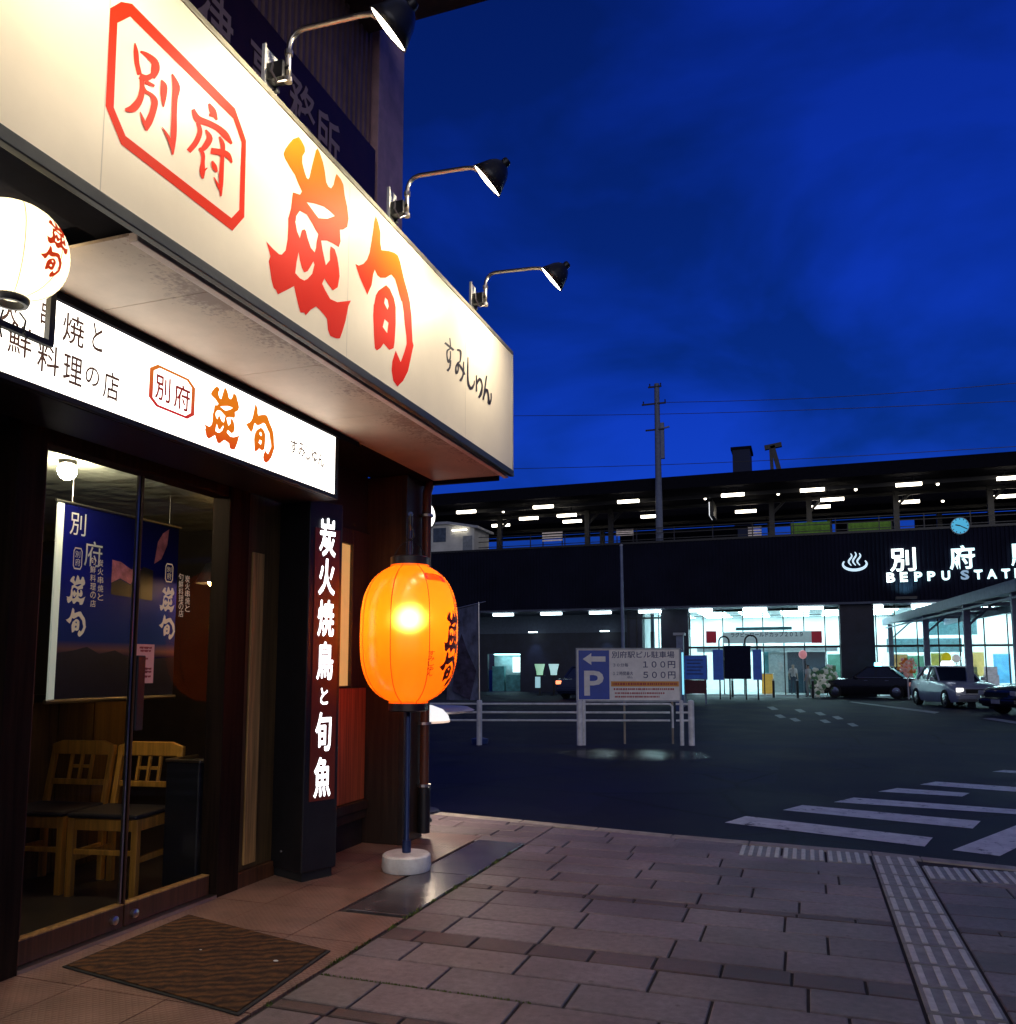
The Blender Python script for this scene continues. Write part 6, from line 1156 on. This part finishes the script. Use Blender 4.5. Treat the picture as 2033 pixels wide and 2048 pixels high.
# ================================================================== CARS
m_tyre = mat('tyre', (.012, .012, .012), .8, var=.1); m_cglass = mat('car_glass', (.01, .018, .04), .06, var=0, spec=.8); m_chr = mat('chrome', (.6, .6, .6), .15, metal=1, var=0)
def car(lb, loc, rz, col, lampcol=None, sign=None, tail=False):
    t = thing('sedan_taxi' if sign else 'parked_car', lb, 'taxi' if sign else 'car', loc, rz); t.scale = (1.06, 1.06, 1.09)
    m_body = mat('car_paint', col, .25, var=.05, coat=.6, spec=.5)
    # stations from the nose (-y) to the tail (+y): y, half width, bottom, shoulder height
    S = [(-2.28, .62, .34, .58), (-2.2, .76, .24, .70), (-1.9, .82, .20, .80), (-1.1, .845, .18, .90), (-.5, .85, .18, .93), (.6, .85, .18, .94), (1.4, .845, .18, .94), (1.95, .82, .2, .93), (2.22, .75, .26, .88), (2.3, .62, .36, .72)]
    b = MB(); rings = []
    for y, hw, zb, zt in S: rings.append([b.v((x, y, z)) for x, z in ((-hw * .92, zb), (-hw, zb + .14), (-hw, zt - .18), (-hw * .93, zt - .03), (-hw * .78, zt), (hw * .78, zt), (hw * .93, zt - .03), (hw, zt - .18), (hw, zb + .14), (hw * .92, zb))])
    for p, q in zip(rings, rings[1:]):
        for k in range(10): b.b.faces.new((p[k], p[(k + 1) % 10], q[(k + 1) % 10], q[k]))
    b.b.faces.new(rings[0]); b.b.faces.new(rings[-1][::-1]); b.build('body', m_body, t, local=True, smooth=True, bevel=.015)
    C = [(-.62, .70, .92), (.02, .58, 1.40), (.25, .57, 1.43), (.95, .57, 1.42), (1.62, .68, .93)]
    b = MB(); rings = []
    for y, hw, z in C: rings.append((y, hw, z))
    base = [(-.62, .70), (.02, .74), (.25, .745), (.95, .745), (1.62, .68)]
    L_ = [b.v((-bw, y, .925)) for y, bw in base]; R_ = [b.v((bw, y, .925)) for y, bw in base]; LT = [b.v((-hw, y, z)) for y, hw, z in C]; RT = [b.v((hw, y, z)) for y, hw, z in C]
    for i in range(4):
        b.b.faces.new((L_[i], L_[i + 1], LT[i + 1], LT[i])) if i not in (0, 3) else b.b.faces.new([v for v in (L_[i], L_[i + 1], LT[i + 1], LT[i])])
        b.b.faces.new((R_[i], R_[i + 1], RT[i + 1], RT[i])); b.b.faces.new((LT[i], LT[i + 1], RT[i + 1], RT[i]))
    b.build('windows', m_cglass, t, local=True)
    b = MB(); b.prism([(-.60, .0, 1.405), (.60, .0, 1.405), (.60, 1.0, 1.43), (-.60, 1.0, 1.43)], (0, 0, .035)); b.build('roof', m_body, t, local=True, smooth=True, bevel=.02)
    for sx in (-1, 1):
        for pa_, pb_, wd in (((.705, -.62, .925), (.595, .01, 1.415), .045), ((.60, .98, 1.42), (.69, 1.62, .93), .06), ((.755, .42, .93), (.585, .44, 1.42), .05)):
            b = MB(); b.bar((sx * pa_[0], pa_[1], pa_[2]), (sx * pb_[0], pb_[1], pb_[2]), wd); b.build('pillar', m_body, t, local=True)
        for y in (-1.42, 1.34):
            b = MB(); b.lathe([(.0, .10), (.2, .105), (.22, .12), (.30, .115), (.315, .08), (.315, -.08), (.30, -.1), (0, -.1)], (sx * .76, y, .315), 24, (sx, 0, 0)); wh = b.build('wheel', m_tyre, t, local=True, smooth=True)
            b = MB(); b.lathe([(.0, .125), (.06, .13), (.19, .112), (.2, .1)], (sx * .76, y, .315), 18, (sx, 0, 0)); b.build('rim', m_chr, wh, local=True, smooth=True)
        b = MB(); b.box(sx * .64 - .12, sx * .64 + .12, -2.268, -2.20, .56, .70); b.build('headlight', glow('headlight_glow', (1, .97, .9), 1.6) if lampcol and sx == lampcol else mat('lamp_glass', (.5, .5, .5), .15, var=0), t, local=True, bevel=.02)
        b = MB(); b.box(sx * .62 - .14, sx * .62 + .14, 2.22, 2.305, .66, .82); b.build('tail_light', glow('tail_glow', (1, .25, .08), 2.2 if tail else .25), t, local=True, bevel=.02)
        b = MB(); b.box(sx * .90 - .07, sx * .90 + .07, -.52, -.40, .93, 1.05); b.build('mirror', m_body, t, local=True, bevel=.02)
        b = MB(); b.box(sx * .853 - .004, sx * .853 + .004, -.06, .1, .80, .825); b.box(sx * .853 - .004, sx * .853 + .004, .86, 1.02, .80, .825); b.build('door_handle', m_chr, t, local=True)
    for sx in (-1, 1): b = MB(); b.bar((sx * .80, -.6, .945), (sx * .80, 1.55, .95), .012, .02); b.build('belt_trim', m_chr, t, local=True)
    b = MB(); b.box(-.46, .46, -2.292, -2.22, .52, .66); b.build('grille', m_black, t, local=True); b = MB(); b.box(-.74, .74, -2.315, -2.15, .30, .46); b.box(-.72, .72, 2.2, 2.335, .34, .52); b.build('bumper', m_body, t, local=True, bevel=.04)
    b = MB(); b.box(-.17, .17, -2.325, -2.316, .33, .45); b.build('number_plate', m_grey, t, local=True)
    if sign:
        b = MB(); b.prism([(-.22, .26, 1.467), (.22, .26, 1.467), (.17, .26, 1.63), (-.17, .26, 1.63)], (0, .24, 0)); b.build('roof_lamp', glow('roof_lamp_glow', sign, 7), t, local=True, bevel=.02)
        b = MB(); b.box(-.5, -.28, -.30, -.27, .98, 1.08); b.build('vacant_display', glow('red_display', (1, .05, .12), 2.5), t, local=True)
    return t
c = P(1745, 1397, 'z', GZ)
car('black taxi seen from the side with a glowing blue roof lamp, before the dark pier', (c.x, c.y + .9, GZ), R(-108), (.012, .012, .016), None, (.15, .7, 1))
c = P(1922, 1416, 'z', GZ); car('silver taxi facing the camera with one lit headlight and a red display', (c.x, c.y + 1.6, GZ), R(13), (.50, .53, .58), -1, (.35, .4, .5))
c = P(2125, 1432, 'z', GZ); car('dark car cut by the right picture edge', (c.x + .3, c.y + 1.2, GZ), R(-60), (.012, .012, .015))
c = P(1158, 1398, 'z', GZ); car('dark blue car half hidden behind the left end of the parking sign, tail light glowing', (c.x + .4, c.y + 1.5, GZ), R(166), (.02, .03, .07), None, None, True)
